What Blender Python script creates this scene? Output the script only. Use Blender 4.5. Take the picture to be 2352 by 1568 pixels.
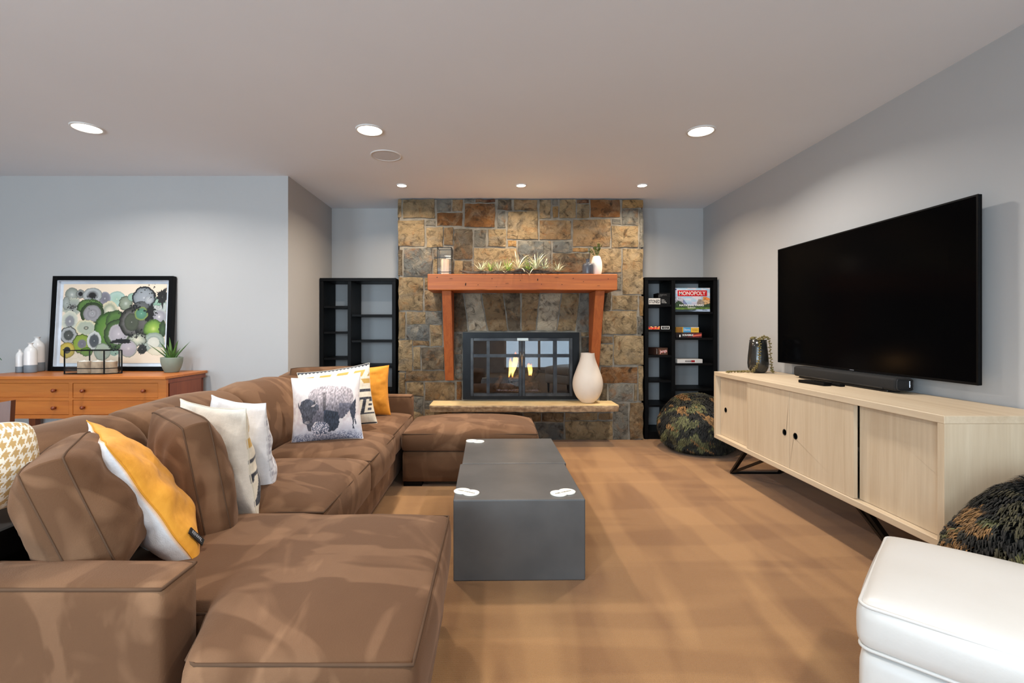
import bpy, bmesh, math, random
import numpy as np
from mathutils import Vector, Matrix
for o in list(bpy.data.objects): bpy.data.objects.remove(o)
C = bpy.context.scene.collection
S = bpy.context.scene
R = math.radians
PI = math.pi
random.seed(7)
rng = np.random.default_rng(7)
CEIL, CAMZ = 2.44, 1.121

# ------------------------------------------------------------------ camera, world, lights, exposure
cd = bpy.data.cameras.new('camera'); cam = bpy.data.objects.new('camera', cd); C.objects.link(cam)
cam.location = (0, 0, CAMZ); cam.rotation_euler = (R(90), 0, 0)
cd.sensor_width = 36; cd.lens = 36*1100/2352; cd.shift_x = 41/2352; cd.shift_y = -29/2352
cd.clip_start = 0.05
S.camera = cam
S.view_settings.view_transform = 'Standard'; S.view_settings.look = 'None'
S.view_settings.gamma = 1; S.view_settings.use_curve_mapping = False
S.view_settings.exposure = 0.06
S.cycles.max_bounces = 8; S.cycles.diffuse_bounces = 5; S.cycles.glossy_bounces = 4
S.cycles.transparent_max_bounces = 12; S.cycles.sample_clamp_indirect = 6

def lin(c):
    c = np.asarray(c, dtype=float)/255.0
    return np.where(c <= .04045, c/12.92, ((c+.055)/1.055)**2.4)
def L4(c): return (*[float(v) for v in lin(c)], 1.0)

W = bpy.data.worlds.new('World'); S.world = W; W.use_nodes = True
bgn = W.node_tree.nodes['Background']; bgn.inputs[0].default_value = L4((150, 185, 225)); bgn.inputs[1].default_value = 1.0

def area(name, loc, rot, sx, sy, power, col, shape='RECTANGLE', spread=180):
    l = bpy.data.lights.new(name, 'AREA'); l.shape = shape; l.size = sx
    if shape == 'RECTANGLE': l.size_y = sy
    l.energy = power; l.color = col; l.spread = R(spread)
    o = bpy.data.objects.new(name, l); o.location = loc; o.rotation_euler = rot; C.objects.link(o); return o
DAY = (0.70, 0.86, 1.0)
YB = -2.6       # wall behind the camera
XL = -5.0       # far left wall
# daylight entering by the three windows behind the camera (light comes in through their panes)
WIN = [(-4.3, -3.0, .55, 2.05), (-2.2, -.7, .55, 2.05), (.25, 2.05, .08, 2.08)]
WINP = [165, 180, 55]
for (a, b, c, d), pw in zip(WIN, WINP):
    area('window_daylight', ((a+b)/2, YB-.10, (c+d)/2), (R(90), 0, 0), b-a, d-c, pw, DAY)
LAMP_BIG, LAMP_SMALL, FIRE_W = 20, 14, 4
WARM = (1.0, 0.95, 0.89)
SPOT = (1.0, 0.83, 0.64)

# ------------------------------------------------------------------ object helpers
def link(o): C.objects.link(o); return o
def tag(o, label=None, cat=None, group=None, kind=None):
    if label: o['label'] = label
    if cat: o['category'] = cat
    if group: o['group'] = group
    if kind: o['kind'] = kind
    return o
def thing(name, label, cat, loc=(0, 0, 0), rz=0, rx=0, group=None):
    o = bpy.data.objects.new(name, None); o.empty_display_size = .05
    o.location = loc; o.rotation_euler = (rx, 0, rz); link(o)
    return tag(o, label, cat, group)
def toroot(p):
    v = Vector((0, 0, 0))
    while p is not None: v = v + p.location; p = p.parent
    return v
def part(name, src, mat, parent=None, local=False, smooth=False, kind=None, label=None):
    """src: bmesh or mesh, in world coordinates unless local."""
    if isinstance(src, bmesh.types.BMesh):
        me = bpy.data.meshes.new(name); src.normal_update(); src.to_mesh(me); src.free()
    else: me = src
    if smooth is True: me.polygons.foreach_set('use_smooth', [True]*len(me.polygons))
    if mat is not None and not me.materials: me.materials.append(mat)
    o = bpy.data.objects.new(name, me); link(o)
    if parent is not None:
        o.parent = parent
        if not local: o.location = -toroot(parent)
    return tag(o, label, None, None, kind)
def smooth_angle(o, deg=35):
    o.data.polygons.foreach_set('use_smooth', [True]*len(o.data.polygons))
    try: o.data.set_sharp_from_angle(angle=R(deg))
    except Exception: pass
    return o
def dup(root, loc, rz=None, label=None):
    r = root.copy(); link(r); r.location = loc
    if rz is not None: r.rotation_euler[2] = rz
    if label: r['label'] = label
    for ch in list(root.children):
        c = ch.copy(); link(c); c.parent = r
        for g in list(ch.children):
            d = g.copy(); link(d); d.parent = c
    return r

# ------------------------------------------------------------------ mesh helpers
def box(bm, x0, x1, y0, y1, z0, z1, bev=0, seg=2):
    vs = bmesh.ops.create_cube(bm, size=1)['verts']
    for v in vs: v.co = Vector(((x0+x1)/2+v.co.x*(x1-x0), (y0+y1)/2+v.co.y*(y1-y0), (z0+z1)/2+v.co.z*(z1-z0)))
    if bev:
        es = list({e for v in vs for e in v.link_edges})
        bmesh.ops.bevel(bm, geom=es, offset=bev, segments=seg, affect='EDGES', profile=.5, clamp_overlap=True)
    return bm
def B(*a, **k): return box(bmesh.new(), *a, **k)
def prism(bm, pts, off):
    """extrude the planar polygon pts (3-D) by vector off"""
    a = [bm.verts.new(p) for p in pts]; b = [bm.verts.new(Vector(p)+Vector(off)) for p in pts]
    n = len(pts); bm.faces.new(a); bm.faces.new(b[::-1])
    for i in range(n): bm.faces.new((a[i], b[i], b[(i+1) % n], a[(i+1) % n]))
    bmesh.ops.recalc_face_normals(bm, faces=bm.faces[:]); return bm
def lathe(bm, prof, c=(0, 0, 0), seg=40):
    rings = []
    for r, z in prof:
        if r < 1e-6: rings.append([bm.verts.new((c[0], c[1], c[2]+z))])
        else: rings.append([bm.verts.new((c[0]+r*math.cos(2*PI*i/seg), c[1]+r*math.sin(2*PI*i/seg), c[2]+z)) for i in range(seg)])
    for a, b in zip(rings, rings[1:]):
        for i in range(seg):
            j = (i+1) % seg
            if len(a) == 1 and len(b) == 1: continue
            if len(a) == 1: bm.faces.new((a[0], b[j], b[i]))
            elif len(b) == 1: bm.faces.new((a[i], a[j], b[0]))
            else: bm.faces.new((a[i], a[j], b[j], b[i]))
    bmesh.ops.recalc_face_normals(bm, faces=bm.faces[:]); return bm
def spline(pts, n):
    """Catmull-Rom through pts (tuples of any length)"""
    P = [np.array(p, float) for p in pts]; P = [2*P[0]-P[1]]+P+[2*P[-1]-P[-2]]; out = []
    for i in range(1, len(P)-2):
        for k in range(n):
            t = k/n
            out.append(.5*(2*P[i]+(P[i+1]-P[i-1])*t+(2*P[i-1]-5*P[i]+4*P[i+1]-P[i+2])*t*t+(3*P[i]-P[i-1]-3*P[i+1]+P[i+2])*t**3))
    out.append(P[-2]); return out
def tube(bm, pts, rad, n=6, closed=False):
    pts = [Vector(p) for p in pts]; m = len(pts); rings = []; up = None
    for i, p in enumerate(pts):
        if closed: t = pts[(i+1) % m]-pts[i-1]
        else: t = pts[min(i+1, m-1)]-pts[max(i-1, 0)]
        t.normalize()
        if up is None: up = t.orthogonal().normalized()
        up = up-t*up.dot(t)
        up = up.normalized() if up.length > 1e-6 else t.orthogonal().normalized()
        s = t.cross(up); r = rad[i] if hasattr(rad, '__len__') else rad
        rings.append([bm.verts.new(p+(up*math.cos(2*PI*k/n)+s*math.sin(2*PI*k/n))*r) for k in range(n)])
    for i in range(m if closed else m-1):
        a, b = rings[i], rings[(i+1) % m]
        for k in range(n): bm.faces.new((a[k], a[(k+1) % n], b[(k+1) % n], b[k]))
    if not closed: bm.faces.new(rings[0][::-1]); bm.faces.new(rings[-1])
    return bm
def bar(bm, p, q, w, d=None):
    """rectangular bar between two points"""
    p, q = Vector(p), Vector(q); d = d or w; t = (q-p).normalized()
    up = Vector((0, 0, 1)) if abs(t.z) < .95 else Vector((0, 1, 0))
    s = t.cross(up).normalized(); u = s.cross(t).normalized(); vs = []
    for e in (p, q):
        for a, b in ((-1, -1), (1, -1), (1, 1), (-1, 1)): vs.append(bm.verts.new(e+s*a*w/2+u*b*d/2))
    for f in ((0, 1, 2, 3), (7, 6, 5, 4), (0, 4, 5, 1), (1, 5, 6, 2), (2, 6, 7, 3), (3, 7, 4, 0)): bm.faces.new([vs[i] for i in f])
    bmesh.ops.recalc_face_normals(bm, faces=bm.faces[:]); return bm
# numpy value noise
_perm = rng.random((256, 256))
def vnoise(x, y):
    x = np.asarray(x, float); y = np.asarray(y, float)
    xi = np.floor(x).astype(int); yi = np.floor(y).astype(int); fx = x-xi; fy = y-yi
    fx = fx*fx*(3-2*fx); fy = fy*fy*(3-2*fy); g = lambda a, b: _perm[a & 255, b & 255]
    return (g(xi, yi)*(1-fx)+g(xi+1, yi)*fx)*(1-fy)+(g(xi, yi+1)*(1-fx)+g(xi+1, yi+1)*fx)*fy
def fbm(x, y, o=4):
    s = 0; a = .5; t = 0
    for i in range(o): s = s+a*vnoise(x*2**i+17*i, y*2**i+5*i); t += a; a *= .5
    return s/t
def sstep(a, b, x): t = np.clip((x-a)/(b-a+1e-12), 0, 1); return t*t*(3-2*t)
def inpoly(x, y, poly):
    r = np.zeros(np.shape(x), bool); n = len(poly)
    for i in range(n):
        (x1, y1), (x2, y2) = poly[i], poly[i-1]
        c = ((y1 > y) != (y2 > y)) & (x < (x2-x1)*(y-y1)/((y2-y1) or 1e-9)+x1)
        r ^= c
    return r
def mixc(a, b, t): return a+(b-a)*np.asarray(t)[..., None]
def setcol(me, col):
    a = me.color_attributes.new('Col', 'FLOAT_COLOR', 'POINT')
    c = np.ones((len(me.vertices), 4), np.float32); c[:, :3] = col; a.data.foreach_set('color', c.ravel())
def paint_panel(w, h, nx, ny, fn, off=(0, 0, 0)):
    """flat printed panel in XZ facing -Y, origin at its lower left; fn(u, v down) gives sRGB 0..255"""
    u, v = np.meshgrid(np.linspace(0, 1, nx+1), np.linspace(0, 1, ny+1))
    co = np.stack([u*w+off[0], np.zeros_like(u)+off[1], (1-v)*h+off[2]], -1).reshape(-1, 3)
    idx = np.arange((nx+1)*(ny+1)).reshape(ny+1, nx+1)
    f = np.stack([idx[1:, :-1], idx[1:, 1:], idx[:-1, 1:], idx[:-1, :-1]], -1).reshape(-1, 4)
    me = bpy.data.meshes.new('print'); me.from_pydata(co.tolist(), [], f.tolist())
    setcol(me, lin(np.clip(fn(u, v), 0, 255)).reshape(-1, 3)); return me
def soft_box(x0, x1, y0, y1, z0, z1, r=.03, crown=.03, bulge=.012, n=(20, 20, 6), seed=0, lump=.004, warp=None):
    n1 = lambda k: np.sign(s := np.linspace(-1, 1, k+1))*(1-(1-np.abs(s))**1.5)
    bm = bmesh.new(); V = {}
    ax = [n1(k) for k in n]; h = np.array([(x1-x0)/2, (y1-y0)/2, (z1-z0)/2]); c = np.array([(x0+x1)/2, (y0+y1)/2, (z0+z1)/2])
    def vert(i, j, k):
        if (i, j, k) not in V:
            p = np.array([ax[0][i], ax[1][j], ax[2][k]])*h; q = np.clip(p, -(h-r), h-r); d = p-q; l = np.linalg.norm(d)
            if l > 1e-9: p = q+d/l*r
            e = p/h
            if k > n[2]//2: p[2] += crown*max(0, 1-e[0]**4)**.8*max(0, 1-e[1]**4)**.8
            b = bulge*max(0, 1-e[2]**2)
            if abs(e[0]) > .8: p[0] += np.sign(e[0])*b*max(0, 1-e[1]**2)
            if abs(e[1]) > .8: p[1] += np.sign(e[1])*b*max(0, 1-e[0]**2)
            p = p+c
            p[2] += lump*2*(float(fbm(p[0]*5+seed*3.7, p[1]*5+seed, 3))-.5)*(1 if k > n[2]//2 else 0)
            if warp: p = np.array(warp(p))
            V[(i, j, k)] = bm.verts.new(p)
        return V[(i, j, k)]
    for k in (0, n[2]):
        for i in range(n[0]):
            for j in range(n[1]): bm.faces.new((vert(i, j, k), vert(i+1, j, k), vert(i+1, j+1, k), vert(i, j+1, k)))
    for j in (0, n[1]):
        for i in range(n[0]):
            for k in range(n[2]): bm.faces.new((vert(i, j, k), vert(i+1, j, k), vert(i+1, j, k+1), vert(i, j, k+1)))
    for i in (0, n[0]):
        for j in range(n[1]):
            for k in range(n[2]): bm.faces.new((vert(i, j, k), vert(i, j+1, k), vert(i, j+1, k+1), vert(i, j, k+1)))
    bmesh.ops.recalc_face_normals(bm, faces=bm.faces[:]); return bm
def seam_path(x0, x1, y0, y1, z, r=.03, n=10, warp=None):
    i = r*.29; P = []
    for (ax_, ay, bx, by) in ((x0+i, y0+i, x1-i, y0+i), (x1-i, y0+i, x1-i, y1-i), (x1-i, y1-i, x0+i, y1-i), (x0+i, y1-i, x0+i, y0+i)):
        for k in range(n):
            p = (ax_+(bx-ax_)*k/n, ay+(by-ay)*k/n, z); P.append(warp(p) if warp else p)
    return P
def pillow_mesh(w, h, t, res=40, front=None, back=None, gusset=0, pinch=.07, rnd=0, wr=.012, seed=0, ex=2.4, sag=.12):
    """soft pillow: width X, height Z from 0, front faces -Y; returns mesh and the seam loops"""
    s = np.linspace(-1, 1, res+1); s = np.sign(s)*(1-(1-np.abs(s))**1.25); u, v = np.meshgrid(s, s)
    X = w/2*u*(1-pinch*(1-v**2)*u**2); Z = h/2*v*(1-pinch*(1-u**2)*v**2)
    if rnd: X = X*(1-rnd*v**4*u**2); Z = Z*(1-rnd*u**4*v**2)
    e = np.clip(1-np.abs(u)**ex, 0, 1)**.6*np.clip(1-np.abs(v)**ex, 0, 1)**.6
    T = t/2*e*(1-sag*v)
    def wrinkle(k):
        ang = np.arctan2(v, u); rad = np.hypot(u, v)
        a = np.sin(ang*9+4*vnoise(u*2+seed+k*9, v*2+seed)+seed+k)*sstep(.45, 1.2, rad)
        b = fbm(u*2.3+seed*3+k*31, v*2.3+k, 3)-.5
        return (a*.5+b*2)*e**.6
    x_ = np.clip(1-np.abs(u), 0, 1); q = np.clip(1-np.abs(v), 0, 1); edge = sstep(0, .10, np.minimum(x_, q))
    Tf = T+wr*wrinkle(0)*edge; Tb = T+wr*wrinkle(1)*edge
    rip = .0015*np.sin(9*(u+v)+seed)*(1-edge)*(0 if gusset else 1)
    F = np.stack([X, -Tf-gusset/2+rip, Z+h/2], -1); K = np.stack([X, Tb+gusset/2+rip, Z+h/2], -1)
    m = res+1; verts = F.reshape(-1, 3).tolist(); idx = np.arange(m*m).reshape(m, m)
    bidx = idx+m*m if gusset else np.where((np.abs(u) > 1-1e-9) | (np.abs(v) > 1-1e-9), idx, -1)
    kv = K.reshape(-1, 3).tolist()
    if gusset: verts += kv
    else:
        for i in range(m):
            for j in range(m):
                if bidx[i, j] < 0: bidx[i, j] = len(verts); verts.append(kv[i*m+j])
    f = np.stack([idx[:-1, :-1], idx[:-1, 1:], idx[1:, 1:], idx[1:, :-1]], -1).reshape(-1, 4).tolist()
    f += np.stack([bidx[1:, :-1], bidx[1:, 1:], bidx[:-1, 1:], bidx[:-1, :-1]], -1).reshape(-1, 4).tolist()
    loop = [(0, j) for j in range(res)]+[(i, res) for i in range(res)]+[(res, j) for j in range(res, 0, -1)]+[(i, 0) for i in range(res, 0, -1)]
    loops = [[Vector(F[i, j]) for i, j in loop]]
    if gusset:
        loops.append([Vector(K[i, j]) for i, j in loop]); n = len(loop); cur = [int(idx[i, j]) for i, j in loop]
        for st in (1, 2, 3, 4):
            if st < 4:
                nx = []
                for (i, j) in loop:
                    p = F[i, j]*(1-st/4)+K[i, j]*st/4; d = np.array([u[i, j] if abs(u[i, j]) > .97 else 0, 0, v[i, j] if abs(v[i, j]) > .97 else 0])
                    bb = .10*gusset*math.sin(PI*st/4)*(.6+.9*float(fbm(p[0]*9+seed, p[2]*9)))
                    nx.append(len(verts)); verts.append((p+d*bb).tolist())
            else: nx = [int(bidx[i, j]) for i, j in loop]
            for q_ in range(n): f.append([cur[(q_+1) % n], cur[q_], nx[q_], nx[(q_+1) % n]])
            cur = nx
    me = bpy.data.meshes.new('pillow'); me.from_pydata(verts, [], f)
    me.polygons.foreach_set('use_smooth', [True]*len(me.polygons))
    if front is not None:
        col = np.zeros((len(verts), 3)); U = (u+1)/2; Vd = 1-(v+1)/2
        cf = lin(np.clip(front(U, Vd), 0, 255)).reshape(-1, 3); cb = lin(np.clip((back or front)(U, Vd), 0, 255)).reshape(-1, 3)
        for i in range(m*m):
            j = int(bidx.ravel()[i])
            if j != i: col[j] = cb[i]
        col[:m*m] = cf; setcol(me, col)
    return me, loops
def flat(c): return lambda u, v: np.zeros(u.shape+(3,))+np.array(c, float)
_font = None
def text(s, size, mat, parent, loc, rot=(R(90), 0, 0), width=None, height=None, ext=.0006, name='lettering', bold=0, align='CENTER'):
    cu = bpy.data.curves.new('t', 'FONT'); cu.body = s; cu.size = size; cu.extrude = ext; cu.align_x = align; cu.align_y = 'CENTER'; cu.offset = bold; cu.resolution_u = 3
    o = bpy.data.objects.new('t', cu); link(o)
    me = bpy.data.meshes.new_from_object(o.evaluated_get(bpy.context.evaluated_depsgraph_get()))
    bpy.data.objects.remove(o); bpy.data.curves.remove(cu)
    n = len(me.vertices); co = np.zeros(n*3); me.vertices.foreach_get('co', co); co = co.reshape(-1, 3)
    if width: co[:, 0] *= width/max(1e-6, np.ptp(co[:, 0]))
    if height: co[:, 1] *= height/max(1e-6, np.ptp(co[:, 1]))
    if align == 'CENTER': co[:, :2] -= (co[:, :2].max(0)+co[:, :2].min(0))/2
    me.vertices.foreach_set('co', co.ravel()); me.materials.clear(); me.materials.append(mat)
    q = bpy.data.objects.new(name, me); link(q); q.parent = parent; q.location = loc; q.rotation_euler = rot; return q

# ------------------------------------------------------------------ materials
class NT:
    def __init__(s, name):
        s.m = bpy.data.materials.new(name); s.m.use_nodes = True; s.t = s.m.node_tree; s.n = s.t.nodes; s.p = s.n['Principled BSDF']; s.out = s.n['Material Output']
        s.tc = s.n.new('ShaderNodeTexCoord')
    def L(s, a, b): s.t.links.new(a, b)
    def add(s, k, **kw):
        q = s.n.new('ShaderNode'+k)
        for a, b in kw.items(): setattr(q, a, b)
        return q
    def map(s, scale=(1, 1, 1), rot=(0, 0, 0), loc=(0, 0, 0), src=None):
        q = s.add('Mapping'); q.inputs['Scale'].default_value = scale; q.inputs['Rotation'].default_value = rot; q.inputs['Location'].default_value = loc
        s.L(src or s.tc.outputs['Object'], q.inputs[0]); return q.outputs[0]
    def noise(s, vec, scale=5, detail=4, rough=.55, dist=0):
        q = s.add('TexNoise'); q.inputs['Scale'].default_value = scale; q.inputs['Detail'].default_value = detail; q.inputs['Roughness'].default_value = rough; q.inputs['Distortion'].default_value = dist
        s.L(vec, q.inputs['Vector']); return q.outputs[0]
    def ramp(s, fac, stops):
        q = s.add('ValToRGB'); e = q.color_ramp.elements
        while len(e) < len(stops): e.new(.5)
        for k, (p, c) in zip(e, stops): k.position = p; k.color = c if len(c) == 4 else (*c, 1)
        s.L(fac, q.inputs[0]); return q.outputs[0]
    def mix(s, fac, a, b, mode='MIX'):
        q = s.add('Mix', data_type='RGBA', blend_type=mode)
        for sock, v in ((q.inputs[0], fac), (q.inputs[6], a), (q.inputs[7], b)):
            if hasattr(v, 'is_linked'): s.L(v, sock)
            else: sock.default_value = v
        return q.outputs[2]
    def math(s, op, a, b=.5):
        q = s.add('Math', operation=op)
        for sock, v in ((q.inputs[0], a), (q.inputs[1], b)):
            if hasattr(v, 'is_linked'): s.L(v, sock)
            else: sock.default_value = v
        return q.outputs[0]
    def bump(s, h, st=.2, d=.01):
        q = s.add('Bump'); q.inputs['Strength'].default_value = st; q.inputs['Distance'].default_value = d
        s.L(h, q.inputs['Height']); s.L(q.outputs[0], s.p.inputs['Normal'])
    def base(s, v):
        if hasattr(v, 'is_linked'): s.L(v, s.p.inputs['Base Color'])
        else: s.p.inputs['Base Color'].default_value = v
    def set(s, **k):
        for a, b in k.items(): s.p.inputs[a.replace('_', ' ')].default_value = b
        return s
G = lambda v: (v, v, v, 1)
def simple(name, c, rough=.5, metal=0, c2=None, scale=6, bump=0, bscale=80, spec=.5, detail=4):
    m = NT(name); m.set(Roughness=rough, Metallic=metal); m.p.inputs['Specular IOR Level'].default_value = spec
    c2 = c2 or tuple(max(0, x*.9) for x in c)
    m.base(m.ramp(m.noise(m.tc.outputs['Object'], scale, detail), [(.35, L4(c)), (.65, L4(c2))]))
    if bump: m.bump(m.noise(m.tc.outputs['Object'], bscale, 3), bump, .004)
    return m.m
def wood(name, c1, c2, axis=0, scale=14, stretch=.07, rough=.45, knots=0, c3=None, bump=.05):
    m = NT(name); sc = [1, 1, 1]; sc[axis] = stretch
    v = m.map(tuple(sc)); n = m.noise(v, scale, 8, .62, 1.2); f = m.noise(v, scale*7, 3, .5, .2)
    col = m.ramp(n, [(.3, L4(c1)), (.55, L4(tuple((a+b)/2 for a, b in zip(c1, c2)))), (.72, L4(c2))])
    col = m.mix(m.math('MULTIPLY', f, .45), col, L4(c3 or tuple(x*.72 for x in c2)))
    if knots:
        sk = [1, 1, 1]; sk[axis] = .4
        vo = m.add('TexVoronoi'); vo.inputs['Scale'].default_value = knots; m.L(m.map(tuple(sk)), vo.inputs['Vector'])
        k = m.ramp(vo.outputs['Distance'], [(.03, G(1)), (.10, G(0))]); col = m.mix(k, col, L4(tuple(x*.3 for x in c2)))
    m.base(col); m.set(Roughness=rough); m.bump(f, bump, .003); return m.m
def velvet(name, c, rough=.85, sheen=.3, bump=.12, bscale=220, c2=None):
    m = NT(name); m.base(m.ramp(m.noise(m.tc.outputs['Object'], 9, 3), [(.35, L4(c)), (.7, L4(c2 or tuple(x*.9 for x in c)))]))
    m.set(Roughness=rough); m.p.inputs['Sheen Weight'].default_value = sheen
    m.bump(m.noise(m.tc.outputs['Object'], bscale, 2), bump, .003); return m.m
def vcol(name, rough=.8, bump=.15, bscale=250, sheen=0):
    m = NT(name); a = m.add('Attribute'); a.attribute_name = 'Col'; m.base(a.outputs['Color']); m.set(Roughness=rough)
    m.p.inputs['Sheen Weight'].default_value = sheen
    if bump: m.bump(m.noise(m.tc.outputs['Object'], bscale, 2), bump, .003)
    return m.m
def emit(name, c, s):
    m = NT(name); m.set(Emission_Strength=s); m.p.inputs['Emission Color'].default_value = L4(c); m.base(L4(c)); return m.m
def glass(name, tint=(1, 1, 1), refl=1.0):
    m = NT(name); m.n.remove(m.p); t = m.add('BsdfTransparent'); t.inputs[0].default_value = (*tint, 1)
    g = m.add('BsdfGlossy'); g.inputs['Roughness'].default_value = .01; fr = m.add('LayerWeight'); fr.inputs['Blend'].default_value = .5
    x = m.add('MixShader'); m.L(m.math('ADD', m.math('MULTIPLY', m.math('POWER', fr.outputs['Facing'], 5.0), .7), .045*refl), x.inputs[0]); m.L(t.outputs[0], x.inputs[1]); m.L(g.outputs[0], x.inputs[2]); m.L(x.outputs[0], m.out.inputs[0]); return m.m

MT = {}
MT['wall'] = simple('wall_paint', (178, 177, 176), .75, c2=(176, 175, 174), scale=1.2, bump=.05, bscale=160, spec=.25)
MT['ceil'] = simple('ceiling_paint', (228, 232, 238), .85, c2=(226, 230, 236), scale=1.5, bump=.04, bscale=120, spec=.2)
def carpet():
    m = NT('carpet'); O = m.tc.outputs['Object']
    a = m.noise(m.map((2.6, .55, 1), (0, 0, R(24))), 1.6, 2, .4, .3); b = m.noise(m.map((.5, 3.0, 1), (0, 0, R(14)), (3, 1, 0)), 1.5, 2, .4, .3)
    c = m.noise(m.map((3.4, .5, 1), (0, 0, R(-32)), (7, 2, 0)), 1.3, 1, .4, .2)
    t = m.math('ADD', m.math('MULTIPLY', m.ramp(a, [(.47, G(0)), (.56, G(1))]), .45), m.math('MULTIPLY', m.ramp(b, [(.46, G(0)), (.54, G(1))]), .3))
    t = m.math('ADD', t, m.math('MULTIPLY', m.ramp(c, [(.49, G(0)), (.55, G(1))]), .35))
    col = m.mix(t, L4((136, 96, 57)), L4((172, 129, 82)))
    fine = m.noise(O, 260, 2, .6); wv = m.add('TexWave', wave_type='BANDS', bands_direction='Y'); wv.inputs['Scale'].default_value = 34; wv.inputs['Distortion'].default_value = 5; wv.inputs['Detail'].default_value = 2; wv.inputs['Detail Scale'].default_value = 6
    m.L(O, wv.inputs['Vector'])
    col = m.mix(m.math('MULTIPLY', m.math('SUBTRACT', 1.0, fine), .38), col, L4((104, 72, 44)))
    m.base(col); m.set(Roughness=.95); m.p.inputs['Sheen Weight'].default_value = .2; m.p.inputs['Specular IOR Level'].default_value = .1
    m.bump(m.math('ADD', fine, m.math('MULTIPLY', wv.outputs['Fac'], .18)), .5, .006); return m.m
MT['carpet'] = carpet()
def suede():
    m = NT('brown_suede'); O = m.tc.outputs['Object']
    a = m.noise(m.map((1.0, 2.2, 1.4), (0, 0, R(28))), 1.8, 2, .42, 1.5); b = m.noise(m.map((2.0, .9, 1.2), (0, 0, R(-40)), (4, 2, 1)), 2.7, 3, .5, .9); c = m.noise(O, 16, 4, .6)
    t = m.math('ADD', m.math('MULTIPLY', m.ramp(a, [(.50, G(0)), (.54, G(1))]), .55), m.math('MULTIPLY', m.ramp(b, [(.53, G(0)), (.60, G(1))]), .45))
    col = m.mix(t, L4((97, 69, 48)), L4((134, 101, 75)))
    col = m.mix(m.math('MULTIPLY', c, .35), col, L4((82, 57, 40)))
    m.base(col); m.set(Roughness=.9); m.p.inputs['Specular IOR Level'].default_value = .15
    m.p.inputs['Sheen Weight'].default_value = .25; m.p.inputs['Sheen Roughness'].default_value = .45; m.p.inputs['Sheen Tint'].default_value = L4((225, 190, 165))
    m.bump(m.math('ADD', m.noise(O, 300, 2), m.math('MULTIPLY', m.noise(O, 7, 3), 1.2)), .16, .006); return m.m
MT['suede'] = suede()
MT['seam'] = simple('brown_seam_thread', (92, 70, 54), .9, spec=.1)
def stone():
    m = NT('stone'); oi = m.add('ObjectInfo'); O = m.tc.outputs['Object']
    off = m.add('VectorMath', operation='ADD'); cx = m.add('CombineXYZ'); m.L(m.math('MULTIPLY', oi.outputs['Random'], 37.0), cx.inputs[0]); m.L(m.math('MULTIPLY', oi.outputs['Random'], 11.0), cx.inputs[2])
    m.L(O, off.inputs[0]); m.L(cx.outputs[0], off.inputs[1]); V = off.outputs[0]
    big = m.noise(V, 6, 6, .65, 1.0); mid = m.noise(V, 12, 7, .66, .8); rust = m.noise(V, 9, 4, .6, .8); gry = m.noise(m.map((1, 1, 1.6), src=V), 4, 5, .6, .5)
    col = m.mix(m.ramp(gry, [(.52, G(0)), (.68, G(.4))]), oi.outputs['Color'], L4((112, 110, 104)))
    col = m.mix(m.ramp(rust, [(.55, G(0)), (.72, G(.6))]), col, L4((139, 94, 50)))
    col = m.mix(m.ramp(big, [(.50, G(0)), (.74, G(.7))]), col, m.mix(.5, oi.outputs['Color'], L4((205, 185, 150))))
    col = m.mix(m.ramp(mid, [(.30, G(.9)), (.50, G(0))]), col, L4((44, 37, 29)))
    m.base(col); m.set(Roughness=.85); m.p.inputs['Specular IOR Level'].default_value = .25
    rg = m.add('TexNoise'); rg.inputs['Scale'].default_value = 11; rg.inputs['Detail'].default_value = 9; rg.inputs['Roughness'].default_value = .68; rg.inputs['Distortion'].default_value = 1.2; m.L(V, rg.inputs['Vector'])
    m.bump(rg.outputs[0], 1.0, .045); return m.m
MT['stone'] = stone()
MT['mortar'] = simple('mortar', (136, 130, 119), .95, c2=(112, 106, 96), scale=14, bump=.6, bscale=70, spec=.1)
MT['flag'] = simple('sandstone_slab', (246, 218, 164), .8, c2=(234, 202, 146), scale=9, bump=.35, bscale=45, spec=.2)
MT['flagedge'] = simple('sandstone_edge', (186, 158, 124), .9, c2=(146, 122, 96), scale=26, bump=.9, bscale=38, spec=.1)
MT['fir'] = wood('fir_timber', (208, 118, 44), (160, 76, 22), 0, 30, .03, .5, knots=2.6, c3=(96, 46, 14))
MT['firleg'] = wood('fir_timber_upright', (190, 104, 48), (152, 72, 32), 2, 30, .04, .5, c3=(116, 54, 22))
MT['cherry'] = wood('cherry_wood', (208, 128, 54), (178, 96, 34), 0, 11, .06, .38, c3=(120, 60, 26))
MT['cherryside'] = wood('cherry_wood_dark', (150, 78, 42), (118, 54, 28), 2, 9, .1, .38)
MT['walnut'] = wood('walnut_wood', (112, 66, 42), (74, 40, 26), 2, 12, .07, .4)
MT['oak'] = wood('bleached_oak_vertical', (218, 200, 172), (198, 176, 146), 2, 13, .05, .55, c3=(168, 144, 116))
MT['oakh'] = wood('bleached_oak_length', (218, 200, 172), (200, 178, 148), 1, 13, .05, .55, c3=(168, 144, 116))
MT['black'] = simple('black_lacquer', (8, 8, 9), .5, c2=(5, 5, 6), scale=20, spec=.12)
MT['blackmetal'] = simple('black_metal', (28, 29, 30), .4, .7, c2=(20, 20, 21))
MT['steel'] = simple('blackened_steel', (72, 72, 72), .42, .75, c2=(44, 45, 48), scale=7, bump=.08, bscale=30)
MT['brass'] = simple('brass', (176, 140, 70), .3, 1)
MT['nickel'] = simple('brushed_nickel', (170, 165, 155), .3, 1)
MT['concrete'] = simple('grey_concrete', (88, 87, 86), .40, c2=(74, 74, 74), scale=3.2, bump=.06, bscale=60, spec=.5)
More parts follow.
